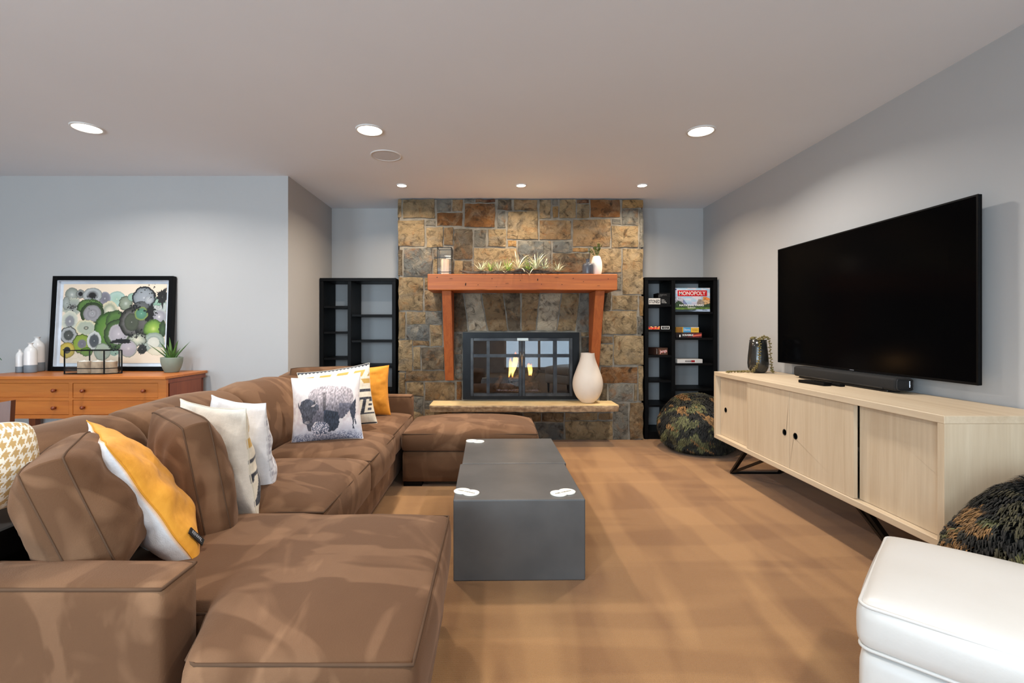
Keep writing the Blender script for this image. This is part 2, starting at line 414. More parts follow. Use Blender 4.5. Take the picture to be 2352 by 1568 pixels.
MT['white'] = simple('white_ceramic', (232, 224, 212), .45, c2=(226, 217, 204), scale=4, spec=.4)
MT['chalk'] = simple('matt_white_ceramic', (226, 212, 196), .7, c2=(220, 205, 188), scale=5, spec=.25)
MT['bottlegrey'] = simple('grey_glaze', (128, 138, 146), .5)
MT['leather'] = simple('white_leather', (206, 203, 198), .38, c2=(200, 197, 191), scale=3, bump=.06, bscale=120, spec=.5)
MT['trim'] = simple('white_trim', (232, 230, 226), .5)
MT['grill'] = simple('speaker_grille', (214, 216, 220), .7, c2=(200, 202, 206), scale=400, bump=.3, bscale=400)
MT['glass'] = glass('clear_glass', (.97, .98, .98))
MT['fireglass'] = glass('fire_door_glass', (.80, .82, .84), 1.6)
MT['vc'] = vcol('printed_fabric', .85, .25, 260, .1)
MT['print'] = vcol('printed_paper', .5, 0)
MT['screen'] = NT('tv_screen').set(Roughness=.16).m; MT['screen'].node_tree.nodes['Principled BSDF'].inputs['Base Color'].default_value = (.0015, .0015, .0018, 1); MT['screen'].node_tree.nodes['Principled BSDF'].inputs['Specular IOR Level'].default_value = .03

# ------------------------------------------------------------------ the room
def struct(name, bm, mat): return tag(part(name, bm, MT[mat]), kind='structure')
XR, YL, YA, XA = 2.29, 4.134, 5.247, -1.779
struct('floor', B(XL-.1, XR+.1, YB-.1, YA+.1, -.08, 0), 'carpet')
struct('ceiling', B(XL-.1, XR+.1, YB-.1, YA+.1, CEIL, CEIL+.1), 'ceil')
struct('wall_right', B(XR, XR+.1, YB-.1, YA+.1, 0, CEIL), 'wall')
struct('wall_back', B(XA-.1, XR, YA, YA+.1, 0, CEIL), 'wall')
struct('wall_alcove', B(XA-.1, XA, YL+.1, YA, 0, CEIL), 'wall')
struct('wall_left_back', B(XL, XA, YL, YL+.1, 0, CEIL), 'wall')
struct('wall_left', B(XL-.1, XL, YB-.1, YL+.1, 0, CEIL), 'wall')
bm = bmesh.new(); x = XL
for a, b, c, d in WIN:
    box(bm, x, a, YB-.1, YB, 0, CEIL); box(bm, a, b, YB-.1, YB, 0, c); box(bm, a, b, YB-.1, YB, d, CEIL); x = b
box(bm, x, XR, YB-.1, YB, 0, CEIL); struct('wall_front', bm, 'wall')
for i, (a, b, c, d) in enumerate(WIN):
    t = thing('window_%d' % (i+1), None, None, ((a+b)/2, YB-.05, c)); t['kind'] = 'structure'
    bm = bmesh.new()
    for q in ((a, a+.06, c, d), (b-.06, b, c, d), (a, b, c, c+.06), (a, b, d-.06, d), ((a+b)/2-.03, (a+b)/2+.03, c, d)): box(bm, q[0], q[1], YB-.08, YB-.02, q[2], q[3])
    part('window_frame', bm, MT['trim'], t)
    for u, v in ((a+.06, (a+b)/2-.03), ((a+b)/2+.03, b-.06)): part('pane', B(u, v, YB-.055, YB-.049, c+.06, d-.06), MT['glass'], t)

# ------------------------------------------------------------------ stone chimney breast
FY = 4.85
T = thing('stone_fireplace', 'tan and grey ashlar stone chimney breast rising to the ceiling', 'fireplace', (.266, 5.05, 0))
T['kind'] = 'thing'
X0, X1, OX0, OX1, OZ0, OZ1 = -.958, 1.49, -.315, .856, .413, 1.086
bm = bmesh.new()
box(bm, X0, OX0, FY, YA-.002, 0, CEIL-.012); box(bm, OX1, X1, FY, YA-.002, 0, CEIL-.012); box(bm, OX0, OX1, FY, YA-.002, OZ1, CEIL-.012); box(bm, OX0, OX1, FY, YA-.002, 0, OZ0)
part('mortar_core', bm, MT['mortar'], T)
STC = {'t': (160, 138, 104), 'g': (128, 125, 115), 'r': (134, 92, 54), 'd': (104, 60, 36), 'p': (180, 168, 146), 'b': (110, 112, 109), 'k': (104, 91, 74), 'y': (164, 130, 84), 'n': (140, 115, 84)}
U = []   # upper part of the face: x0, y0, x1, y1, tint
for q in '''128 105 158 262 t|172 105 445 265 t|465 105 590 210 g|605 105 692 205 n|708 103 795 130 g|805 103 972 130 d|710 143 972 345 r|470 222 688 332 r|1000 105 1118 195 k|1140 105 1342 198 n|1000 208 1063 350 g|1085 208 1345 450 t|1362 105 1458 268 t|1470 105 1522 152 g|1480 165 1525 262 y|1537 105 1680 265 t|1690 105 1790 135 d|1690 147 1800 265 t|1812 108 2065 258 r|2085 108 2265 178 y|2085 188 2222 325 g|2235 195 2268 525 g|130 285 358 510 t|375 285 458 332 g|380 350 520 520 t|530 350 605 500 n|615 360 775 625 k|797 370 897 515 g|915 365 1070 512 t|1365 288 1638 452 n|1657 280 1982 515 n|1997 275 2072 318 g|1995 338 2222 522 t|130 545 165 768 k|180 530 425 772 b|438 540 600 610 g|438 622 605 780 t|620 638 690 780 t|702 638 770 780 k|790 528 1158 740 t|1085 462 1158 512 y|1172 470 1395 740 b|1402 470 1462 740 g|1478 470 1640 562 b|1655 528 1785 560 y|1478 575 1790 740 k|1803 535 2075 740 t|2090 535 2265 930 t|1920 750 2078 890 g|135 785 345 1072 t|360 790 500 885 n|360 900 510 1075 n|135 1085 190 1320 t|205 1085 365 1190 t|375 1085 510 1190 g|1920 900 1985 1070 k|2000 945 2220 1068 t|2235 945 2268 1120 y|1910 1078 2212 1278 t|2222 1130 2265 1278 g|610 750 1000 910 k|1010 750 1400 910 n|1410 750 1910 910 k'''.split('|'):
    a = q.split(); x0, y0, x1, y1 = map(float, a[:4]); U.append(([(x0, y0), (x1, y0), (x1, y1), (x0, y1)], a[4]))
for q in '''205 62 400 190 b|410 62 515 245 t|262 198 400 240 n|135 195 252 462 t|262 252 322 450 t|335 258 525 450 k|195 462 535 548 n|140 475 188 655 t|204 562 350 678 t|368 562 622 715 n|643 555 687 712 r|620 142 690 312 g|626 322 690 545 g|268 690 345 850 g|358 728 430 785 g|140 668 258 800 g|1728 125 1790 160 t|1730 170 1800 300 k|1810 150 1878 360 n|1890 160 2002 218 n|1890 232 2002 412 t|2015 152 2268 408 t|1728 312 1878 530 g|1900 428 2215 568 r|2228 420 2268 720 t|1968 578 2175 728 g|2188 578 2216 725 t|1890 580 1955 725 k|2010 745 2138 1060 g|2152 740 2268 1055 n|1590 830 1870 890 t|1590 900 2000 1062 t|1882 835 1998 888 n|1385 830 1572 905 n|1330 918 1572 1062 b|1225 830 1375 905 n|1020 918 1318 1062 t|830 830 1212 905 k|640 918 1008 1062 n|360 800 600 905 t|140 812 348 1062 t|360 918 628 1062 g|612 830 818 905 t'''.split('|'):
    a = q.split(); x0, y0, x1, y1 = map(float, a[:4]); U.append(([(x0, y0+1138), (x1, y0+1138), (x1, y1+1138), (x0, y1+1138)], a[4]))
for q, c in (((610, 922, 697, 922, 737, 1255, 617, 1255), 'k'), ((708, 925, 846, 925, 903, 1250, 752, 1250), 'p'), ((860, 925, 1040, 925, 1085, 1250, 915, 1250), 'n'), ((1052, 922, 1192, 922, 1195, 1250, 1095, 1250), 'k'),
             ((1206, 922, 1360, 922, 1325, 1250, 1207, 1250), 'n'), ((1372, 925, 1550, 925, 1505, 1250, 1337, 1250), 'p'), ((1562, 925, 1710, 925, 1677, 1250, 1518, 1250), 't'), ((1722, 925, 1880, 925, 1880, 1255, 1687, 1255), 'g')):
    U.append(([(q[i], q[i+1]) for i in range(0, 8, 2)], c))
SS = 4.836/1100
def stone_mesh(P, seed, nx, nz):
    pr = .012+.016*float(_perm[seed % 256, 11]); tilt = (float(_perm[seed % 256, 3])-.5)*.014; tilt2 = (float(_perm[seed % 256, 5])-.5)*.012
    bm = bmesh.new(); g = []
    for k in range(nz+1):
        row = []
        for i in range(nx+1):
            u, v = i/nx, k/nz; p = (P[0]*(1-u)+P[1]*u)*(1-v)+(P[3]*(1-u)+P[2]*u)*v
            e = min(u, 1-u, v, 1-v); d = pr+tilt*(u-.5)+tilt2*(v-.5)+.026*(float(fbm(p[0]*9+seed*1.7, p[1]*9+seed, 4))-.5)
            j = .007 if e < .01 else .003
            ox = j*2*(float(vnoise(p[0]*22+seed, p[1]*22))-.5); oz = j*2*(float(vnoise(p[0]*22, p[1]*22+seed+9))-.5)
            if e < .01: d = max(.003, d*.45)
            row.append(bm.verts.new((p[0]+ox, FY-max(d, .003), p[1]+oz)))
        g.append(row)
    for k in range(nz):
        for i in range(nx): bm.faces.new((g[k][i], g[k+1][i], g[k+1][i+1], g[k][i+1]))
    ring = g[0][:]+[r[-1] for r in g[1:]]+g[-1][-2::-1]+[r[0] for r in g[-2:0:-1]]
    bk = [bm.verts.new((v.co.x, FY+.03, v.co.z)) for v in ring]; n = len(ring)
    for i in range(n): bm.faces.new((ring[i], ring[(i+1) % n], bk[(i+1) % n], bk[i]))
    bmesh.ops.recalc_face_normals(bm, faces=bm.faces[:]); return bm
for s, (poly, c) in enumerate(U):
    P = [np.array([(880+x/3.7935-1135)*SS, CAMZ-(430+y/3.7935-755)*SS]) for x, y in poly]
    wdt = abs(P[1][0]-P[0][0]); hgt = abs(P[0][1]-P[3][1])
    o = part('stone', stone_mesh(P, s*7+3, max(3, min(7, int(wdt/.04))), max(3, min(7, int(hgt/.04)))), MT['stone'], T)
    k = .70+.26*float(_perm[s, 77]); o.color = (*[float(v)*k for v in lin(STC[c])], 1)
    smooth_angle(o, 50)

# the returns of the chimney breast, stone by stone
for sx, dx in ((X0, -1), (X1, 1)):
    z = .01; s = 41
    while z < CEIL-.06:
        h = min(.16+.16*float(_perm[s, 9]), CEIL-.02-z); ym = 5.03+.06*(float(_perm[s, 4])-.5)
        for ya, yb in ((4.88, ym), (ym+.014, 5.235)):
            s = (s+1) % 256; d = .010+.012*float(_perm[s, 2]); bm = B(min(sx-dx*.01, sx+dx*d), max(sx-dx*.01, sx+dx*d), ya, yb, z, z+h-.014, .006, 1)
            o = part('stone', bm, MT['stone'], T); o.color = (*[float(v)*(.7+.26*float(_perm[s, 77])) for v in lin(STC['tgnkt'[s % 5]])], 1)
        z += h

# fire insert with two glazed doors
F = thing('fireplace_insert', 'blackened steel gas fireplace with two glass doors set in the stone wall', 'fireplace insert', (.27, 4.84, OZ0))
bm = bmesh.new()
for q in ((OX0, OX0+.105, OZ0, OZ1), (OX1-.105, OX1, OZ0, OZ1), (OX0+.105, OX1-.105, OZ1-.072, OZ1), (OX0+.105, OX1-.105, OZ0, OZ0+.052)): box(bm, q[0], q[1], 4.812, 4.90, q[2], q[3])
part('surround', bm, MT['blackmetal'], F)
bm = bmesh.new(); a, b, c, d = OX0+.02, OX1-.02, OZ0+.02, OZ1-.02
box(bm, a, b, 5.21, 5.22, c, d); box(bm, a, a+.01, 4.9, 5.21, c, d); box(bm, b-.01, b, 4.9, 5.21, c, d); box(bm, a, b, 4.9, 5.21, c, c+.01); box(bm, a, b, 4.9, 5.21, d-.01, d)
part('firebox', bm, simple('firebox_brick', (62, 58, 55), .9, c2=(44, 42, 40), scale=18, bump=.5, bscale=24), F)
px = lambda x: (1060+x/8.4-1135)*SS
pz = lambda y: CAMZ-(760+y/8.4-755)*SS
for nm, xa, xb, m0, m1 in (('door', 178, 1160, 485, 545), ('door', 1164, 2128, 1760, 1830)):
    xa, xb, m0, m1 = map(px, (xa, xb, m0, m1)); z0, z1 = pz(1245), pz(132); fw = .030
    bm = bmesh.new()
    for q in ((xa, xa+fw, z0, z1), (xb-fw, xb, z0, z1), (xa+fw, xb-fw, z1-fw, z1), (xa+fw, xb-fw, z0, z0+fw)): box(bm, q[0], q[1], 4.785, 4.812, q[2], q[3], .002, 1)
    d = part(nm, bm, MT['steel'], F)
    part('muntin', B(m0, m1, 4.788, 4.804, z0+fw, z1-fw), MT['steel'], d); zz = (pz(440), pz(502))
    part('muntin', B(xa+fw, xb-fw, 4.790, 4.806, zz[1], zz[0]), MT['steel'], d)
    part('glass_pane', B(xa+fw*.8, xb-fw*.8, 4.806, 4.8095, z0+fw*.8, z1-fw*.8), MT['fireglass'], d)
    hx = xb-.014 if m0 < .1 else xa+.014
    bm = bmesh.new(); tube(bm, [(hx, 4.786, pz(528)), (hx, 4.768, pz(524)), (hx, 4.768, pz(402)), (hx, 4.786, pz(398))], .0045, 8); part('handle', bm, MT['nickel'], d, smooth=True)
part('latch_plate', B(px(1065), px(1285), 4.776, 4.785, pz(187), pz(130), .002, 1), MT['nickel'], F, label='bright scroll-cut latch plate')
# gas log set
gx0, gx1, gz = px(620), px(1560), OZ0+.03
part('burner_tray', B(gx0, gx1, 4.93, 5.15, gz, gz+.035, .004, 1), MT['blackmetal'], F)
logm = simple('ceramic_log', (92, 80, 70), .95, c2=(34, 30, 28), scale=22, bump=.9, bscale=40, spec=.1)
def log(p, q, r, seed):
    pts = spline([p, tuple((Vector(p)+Vector(q))/2+Vector((.01, 0, .012))), q], 6)
    bm = bmesh.new(); tube(bm, pts, [r*(.86+.3*float(vnoise(i*.7+seed, seed))) for i in range(len(pts))], 10); part('log', bm, logm, F, smooth=True)
gl = gz+.035
log((px(680), 5.10, gl+.045), (px(1090), 5.06, gl+.05), .042, 1); log((px(1180), 5.06, gl+.045), (px(1540), 5.11, gl+.05), .044, 5)
log((px(760), 5.00, gl+.035), (px(1000), 4.97, gl+.032), .036, 9); log((px(1230), 4.98, gl+.032), (px(1480), 5.00, gl+.036), .038, 13)
log((px(930), 5.03, gl+.10), (px(1230), 5.08, gl+.12), .030, 17); log((px(1350), 5.02, gl+.09), (px(1510), 5.12, gl+.19), .024, 21); log((px(640), 4.96, gl+.03), (px(760), 5.1, gl+.12), .028, 25)
bm = bmesh.new()
for i in range(420):
    x = random.uniform(gx0+.03, gx1-.03); s = random.uniform(.004, .009)
    v = bmesh.ops.create_icosphere(bm, subdivisions=0, radius=s)['verts'] if False else bmesh.ops.create_cube(bm, size=s)['verts']
    mm = Matrix.Translation((x, random.uniform(4.935, 5.0), gl+random.uniform(.002, .012)))@Matrix.Rotation(random.random()*6, 4, (random.random(), random.random(), 1))
    bmesh.ops.transform(bm, matrix=mm, verts=v)
part('ember_bed', bm, simple('ember', (150, 146, 158), .5, c2=(70, 66, 72), scale=60), F, kind='stuff')
def flame_mat():
    m = NT('gas_flame'); g = m.tc.outputs['Generated']; se = m.add('SeparateXYZ'); m.L(g, se.inputs[0])
    m.n.remove(m.p); e = m.add('Emission'); tr = m.add('BsdfTransparent'); mx = m.add('MixShader')
    m.L(m.ramp(se.outputs[2], [(.0, L4((255, 150, 60))), (.25, L4((255, 206, 110))), (.6, L4((255, 176, 64))), (1, L4((226, 92, 24)))]), e.inputs[0]); e.inputs[1].default_value = 5
    nz = m.noise(m.map((7, 7, 1.2), src=g), 2.2, 3, .55, .8)
    al = m.math('MULTIPLY', m.ramp(se.outputs[2], [(0, G(.1)), (.14, G(1)), (.6, G(.95)), (1, G(.05))]), m.ramp(nz, [(.3, G(.45)), (.55, G(1))]))
    m.L(al, mx.inputs[0]); m.L(tr.outputs[0], mx.inputs[1]); m.L(e.outputs[0], mx.inputs[2]); m.L(mx.outputs[0], m.out.inputs[0]); return m.m
FM = flame_mat()
def flame(pts, rad):
    P = spline([(px(a), y, pz(b)) for a, b, y in pts], 8); n = len(P); q = spline([(r,) for r in rad], 8); bm = bmesh.new(); tube(bm, [tuple(p) for p in P], [max(.0008, float(v[0])) for v in q], 12)
    for v in bm.verts: v.co.y = 5.03+(v.co.y-5.03)*.7
    part('flame', bm, FM, F, smooth=True)
flame([(925, 925, 5.0), (950, 800, 5.02), (965, 700, 5.03), (955, 600, 5.03), (962, 530, 5.03)], [.006, .014, .020, .012, .002])
flame([(995, 925, 5.0), (1000, 840, 5.02), (1030, 720, 5.03), (1055, 600, 5.03), (1060, 500, 5.04), (1058, 410, 5.04)], [.006, .014, .026, .027, .018, .003])
flame([(1330, 890, 5.0), (1350, 810, 5.02), (1345, 740, 5.03), (1325, 680, 5.03), (1330, 640, 5.03)], [.006, .019, .022, .016, .003])
flame([(1370, 900, 5.02), (1378, 800, 5.03), (1370, 720, 5.03), (1382, 650, 5.04)], [.004, .011, .010, .002])
fl = bpy.data.lights.new('fire_glow', 'POINT'); fl.energy = FIRE_W; fl.color = (1, .5, .18); fl.shadow_soft_size = .06
fo = bpy.data.objects.new('fire_glow', fl); fo.location = (.27, 4.93, .80); link(fo)

# hearth slab: sandstone shelf with a rock-faced front
bm = bmesh.new(); nseg = 60; rows = []
for i in range(nseg+1):
    u = i/nseg; x = -.614+1.797*u; j = .010*(float(fbm(x*7, 3.3))-.5); e = .02*max(0, 1-u/.012)+.02*max(0, 1-(1-u)/.012)
    r = [(x, FY+.0, .395), (x, 4.525+e+j, .395+.002*float(vnoise(x*20, 1)))]
    for k, z in enumerate((.383, .368, .352, .334)): r.append((x, 4.510+e+.022*float(fbm(x*16+k*3, z*40))+.008*k, z+.006*(float(vnoise(x*14, 9+k))-.5)))
    r.append((x, FY+.0, .336)); rows.append([bm.verts.new(p) for p in r])
for a, b in zip(rows, rows[1:]):
    for k in range(7): bm.faces.new((a[k], b[k], b[(k+1) % 7], a[(k+1) % 7]))
bm.faces.new(rows[0]); bm.faces.new(rows[-1][::-1]); bmesh.ops.recalc_face_normals(bm, faces=bm.faces[:])
bm.normal_update()
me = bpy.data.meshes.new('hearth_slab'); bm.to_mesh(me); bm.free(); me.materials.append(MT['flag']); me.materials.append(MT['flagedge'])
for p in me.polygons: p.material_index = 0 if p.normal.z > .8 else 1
H = part('hearth_slab', me, None); smooth_angle(H, 40)
tag(H, 'tan sandstone hearth shelf with rock-faced front edge under the fire doors', 'hearth')

# timber mantel: beam on two wedge uprights
M_ = thing('mantel', 'reddish fir beam mantel on two tapered uprights over the fire', 'mantelpiece', (.263, 4.64, .6))
bm = B(-.619, 1.145, 4.45, 4.826, 1.481, 1.631, .006, 2)
bmesh.ops.subdivide_edges(bm, edges=[e for e in bm.edges if abs((e.verts[0].co-e.verts[1].co).x) > 1], cuts=40)
for v in bm.verts:
    if v.co.y < 4.47 and v.co.z < 1.49: v.co.z += .007*max(0, float(vnoise(v.co.x*9, 4))-.6)*2; v.co.y += .006*max(0, float(vnoise(v.co.x*9, 8))-.55)
part('beam', bm, MT['fir'], M_)
for xa in (-.492, .953):
    bm = bmesh.new(); prism(bm, [(xa, 4.50, 1.481), (xa, 4.795, .604), (xa, 4.826, .604), (xa, 4.826, 1.481)], (.088, 0, 0)); bmesh.ops.bevel(bm, geom=bm.edges[:], offset=.004, segments=1, affect='EDGES')
    part('upright', bm, MT['firleg'], M_)
bm = bmesh.new()
for x, z, w, h in ((-.265, 1.535, .010, .03), (-.53, 1.60, .012, .007), (-.02, 1.588, .010, .006), (.245, 1.572, .008, .007), (.405, 1.578, .009, .022), (.44, 1.535, .008, .006), (.63, 1.532, .008, .007), (.735, 1.590, .012, .006), (.83, 1.56, .012, .004), (.97, 1.522, .03, .003), (1.06, 1.585, .010, .006), (.12, 1.545, .035, .0025), (-.15, 1.53, .008, .007), (-.40, 1.588, .03, .003), (.02, 1.512, .009, .004), (.58, 1.60, .04, .0025)):
    vs = bmesh.ops.create_cone(bm, cap_ends=True, segments=10, radius1=1, radius2=1, depth=1)['verts']
    for v in vs: v.co = Vector((x+v.co.x*w*.5+v.co.y*.3*w*.5, 4.4496+v.co.z*.002, z+v.co.y*h*.5))
part('knot_hole', bm, simple('dark_knot', (40, 22, 14), .9), M_, kind='stuff')

# ------------------------------------------------------------------ ceiling fittings
LENS = emit('lamp_lens', (255, 244, 226), 14)
def downlight(x, y, r, label, group, power, small=False):
    t = thing('recessed_light', label, 'ceiling light', (x, y, CEIL), group=group)
    part('trim_ring', lathe(bmesh.new(), [(r*1.18, .0), (r*1.16, -.006), (r*1.02, -.008), (r, -.003), (r, 0)], (x, y, CEIL)), MT['trim'], t, smooth=True)
    part('lens', lathe(bmesh.new(), [(0, -.003), (r*1.0, -.002)], (x, y, CEIL), 32), LENS, t)
    o = area('lamp', (x, y, CEIL-.011), (0, 0, 0), r*1.9, 0, power, SPOT if small else WARM, 'DISK', 150 if small else 150)
    return t
g = 'large recessed ceiling lights'
downlight(-2.67, 3.14, .078, 'large round recessed ceiling light over the cherry sideboard', g, LAMP_BIG)
downlight(-.825, 3.175, .078, 'large round recessed ceiling light beside the ceiling speaker', g, LAMP_BIG)
downlight(1.377, 3.19, .078, 'large round recessed ceiling light nearest the television wall', g, LAMP_BIG)
for x in (-2.67, -.825, 1.377):                                    # the same row again above the camera, out of the frame
    downlight(x, .45, .078, 'large recessed ceiling light overhead of the viewer, '+('sideboard side' if x < -2 else 'middle of the room' if x < 0 else 'television side'), 'large recessed ceiling lights overhead of the viewer', LAMP_BIG)
g = 'small recessed ceiling lights over the fireplace'
for x, w in ((-.847, 'left end of the stone chimney'), (.248, 'middle of the stone chimney'), (1.359, 'right end of the stone chimney')):
    downlight(x, 4.397, .042, 'small recessed spotlight above the '+w, g, LAMP_SMALL, True)
t = thing('ceiling_speaker', 'round grey flush speaker grille in the ceiling', 'speaker', (-.822, 3.645, CEIL))
part('rim', lathe(bmesh.new(), [(.118, 0), (.117, -.005), (.105, -.006), (.104, 0)], (-.822, 3.645, CEIL)), MT['trim'], t, smooth=True)
part('grille', lathe(bmesh.new(), [(0, -.004), (.104, -.003), (.104, 0)], (-.822, 3.645, CEIL)), MT['grill'], t)

# ------------------------------------------------------------------ sectional sofa
SF = thing('sectional_sofa', 'large brown suede sectional sofa with a chaise end facing the fireplace', 'sofa', (-1.0, 2.6, 0))
SM = MT['suede']
def seam(z, x0, x1, y0, y1, par, r=.03, warp=None, rad=.0042):
    bm = bmesh.new(); tube(bm, seam_path(x0, x1, y0, y1, z-r*.29, r, 40 if warp else 14, warp), rad, 6, True); part('piping', bm, MT['seam'], par, smooth=True)
def cushion(x0, x1, y0, y1, z0, z1, seed, crown=.055, n=(24, 20, 6), warp=None, name='seat_cushion', par=SF, r=.03, mat=None):
    o = part(name, soft_box(x0, x1, y0, y1, z0, z1, r, crown, .014, n, seed, .006, warp), mat or SM, par, smooth=True)
    seam(z1+.0065, x0, x1, y0, y1, o, r, warp); return o
def twarp(p):
    yf = 1.015+.185*(1-float(sstep(-.725, -.655, p[0]))); ymax = 1.845
    return (p[0], ymax-(ymax-p[1])*(ymax-yf)/(ymax-1.015), p[2])
part('base', soft_box(-1.20, -.19, 1.10, 1.83, .03, .235, .015, 0, 0, (12, 12, 4), 1, .0), SM, SF, smooth=True)
part('base', soft_box(-1.62, -.715, 1.83, 4.19, .03, .235, .015, 0, 0, (8, 20, 4), 2, .0), SM, SF, smooth=True)
cushion(-1.28, -.165, 1.015, 1.845, .235, .405, 3, .045, (56, 30, 6), twarp)
cushion(-1.28, -.655, 1.852, 2.568, .235, .41, 4, .06)
cushion(-1.28, -.655, 2.574, 3.20, .235, .41, 5, .06)
cushion(-1.28, -.68, 3.206, 4.04, .235, .40, 6, .05)
def arm(x0, x1, y0, y1, z1, seed):
    a = part('arm', soft_box(x0, x1, y0, y1, .03, z1, .02, .006, 0, (16, 6, 10), seed, .002), SM, SF, smooth=True); seam(z1, x0, x1, y0, y1, a, .02); return a
arm(-1.22, -.728, 1.05, 1.185, .552, 7)
arm(-1.62, -.70, 4.045, 4.19, .552, 8)
part('back_frame', soft_box(-1.64, -1.46, 1.44, 4.19, .03, .66, .03, .01, 0, (4, 24, 8), 9, .004), SM, SF, smooth=True)
for i, (a, b) in enumerate(((1.40, 1.842), (1.848, 2.58), (2.586, 3.32), (3.326, 4.04))):
    def lean(p, a=a, b=b):
        k = (p[2]-.42)/.40; w = .018*(float(fbm(p[1]*6+i*5, p[2]*6))-.5)
        return (p[0]-.13*k+.05*math.sin(PI*min(1, max(0, k)))+w, p[1], p[2]+.014*(float(fbm(p[1]*4, i+.5))-.5))
    o = part('back_cushion', soft_box(-1.46, -1.26, a, b, .40, .775, .06, .03, .02, (8, 16, 12), 20+i, .008, lean), SM, SF, smooth=True)
for x, y in ((-.30, 1.15), (-.30, 1.76), (-.78, 4.12), (-1.55, 4.1), (-1.55, 1.9)): part('leg', B(x-.05, x+.05, y-.05, y+.05, 0, .032, .003, 1), MT['black'], SF)

OT = thing('suede_ottoman', 'long brown suede ottoman on block feet in front of the hearth', 'ottoman', (-.17, 3.72, 0))
part('base', soft_box(-.655, .31, 3.405, 4.03, .032, .245, .012, 0, 0, (12, 10, 4), 31, .0), SM, OT, smooth=True)
cushion(-.662, .318, 3.395, 4.04, .248, .375, 32, .06, (28, 20, 6), None, 'top_cushion', OT)
for x, y in ((-.58, 3.46), (.24, 3.46), (-.58, 3.97), (.24, 3.97)): part('leg', B(x-.065, x+.065, y-.045, y+.045, 0, .033, .003, 1), MT['black'], OT)

# ------------------------------------------------------------------ coffee tables
for nm, y0, y1, lab in (('coffee_table', 2.13, 2.700, 'grey concrete-look block coffee table with two coasters on top'), ('coffee_table', 2.706, 3.318, 'grey concrete-look block coffee table nearer the fire with one coaster')):
    t = thing(nm, lab, 'coffee table', (.108, (y0+y1)/2, 0), R(1.0), group='grey block coffee tables')
    w, d = .2945, (y1-y0)/2
    part('block', B(-w, w, -d, d, 0, .362, .006, 3), MT['concrete'], t, True)
inkm = simple('ink', (92, 84, 72), .8); paperm = simple('coaster_card', (250, 246, 232), .7, c2=(246, 241, 226), scale=30)
def coaster(x, y, rz, label):
    t = thing('coaster', label, 'coaster', (x, y, .3628), rz, group='double round cream coasters'); bm = bmesh.new(); r, c = .039, .024; P = []
    a0 = math.acos(c/r)
    for s, cx in ((1, c), (-1, -c)):
        base = 0 if s == 1 else PI
        for k in range(25): a = base-(PI-a0)+2*(PI-a0)*k/24; P.append((cx+r*math.cos(a), r*math.sin(a), 0))
    prism(bm, P, (0, 0, .004)); part('card', bm, paperm, t, True)
    text('meli melolos', .02, inkm, t, (0, 0, .0046), (0, 0, 0), .092, .013, .0001)
coaster(-.128, 2.222, R(-30), 'cream double-round coaster on the near table beside the sofa')
coaster(.318, 2.215, R(30), 'cream double-round coaster on the near table at its open-carpet corner')
coaster(-.128, 3.225, R(-20), 'cream double-round coaster on the far table by the suede ottoman')

# ------------------------------------------------------------------ pillows
def place_pillow(name, label, cat, px_, py, d, rz, lean, w, h, t, mat, group=None, roll=0, **k):
    """centre given by where its middle stands in the room"""
    gus = k.get('gusset', 0); me, loops = pillow_mesh(w, h, t, **k)
    x = (px_-1135)*d/1100; z = CAMZ-(py-755)*d/1100
    o = thing(name, label, cat, (x, d, z), group=group); o.rotation_euler = (-lean, roll, rz)
    for v in me.vertices: v.co.z -= h/2
    b = part('cover', me, mat, o, True)
    for lp in loops:
        bm = bmesh.new(); tube(bm, [p-Vector((0, 0, h/2)) for p in lp], 0.0026 if gus else .0018, 5, True)
        part('seam', bm, MT['seam'] if gus else mat2(k), b, True, smooth=True)
    return o
_m2 = {}
def mat2(k):
    f = k.get('front'); key = id(f)
    if key not in _m2: c = f(np.array([[.5]]), np.array([[.10]]))[0, 0]; _m2[key] = simple('seam_cloth', tuple(c), .9)
    return _m2[key]
brown = 'brown suede pillows loose on the sofa'
p = place_pillow('sofa_pillow', 'boxed brown suede pillow at the sofa arm, beside the houndstooth one', 'pillow', 196, 1156, 1.33, R(122), R(20), .37, .345, .17, MT['suede'], brown, gusset=.085, res=36, rnd=.05, pinch=.02, seed=3, wr=.016)
p = place_pillow('sofa_pillow', 'boxed brown suede pillow between the yellow and the cream ones', 'pillow', 437, 1086, 1.72, R(136), R(10), .45, .44, .15, MT['suede'], brown, gusset=.075, res=36, rnd=.05, pinch=.02, seed=8, wr=.014)
def weave(base, amp, s=90):
    def f(u, v): return np.zeros(u.shape+(3,))+np.array(base, float)+amp*(fbm(u*s, v*s*.25, 2)-.5)[..., None]*2+amp*(fbm(u*s*.25, v*s, 2)-.5)[..., None]*2
    return f
yel, wht = weave((232, 160, 48), 8), weave((228, 226, 226), 8)
p = place_pillow('throw_pillow', 'two-sided throw pillow, white linen back and mustard yellow front', 'pillow', 322, 1126, 1.50, R(135), R(28), .47, .46, .17, MT['vc'], 'throw pillows on the sofa', res=56, front=yel, back=wht, seed=2, wr=.020)
lab_ = part('label_tag', B(-.032, .032, -.002, .002, -.010, .010), simple('black_label', (18, 18, 20), .7), p, True); lab_.location = (-.205, -.040, -.150); lab_.rotation_euler = (0, R(78), R(-38))
text('RENWIL', .012, simple('label_print', (190, 190, 195), .7), lab_, (0, -.0024, .001), (R(90), 0, 0), .046, .010, .0001)
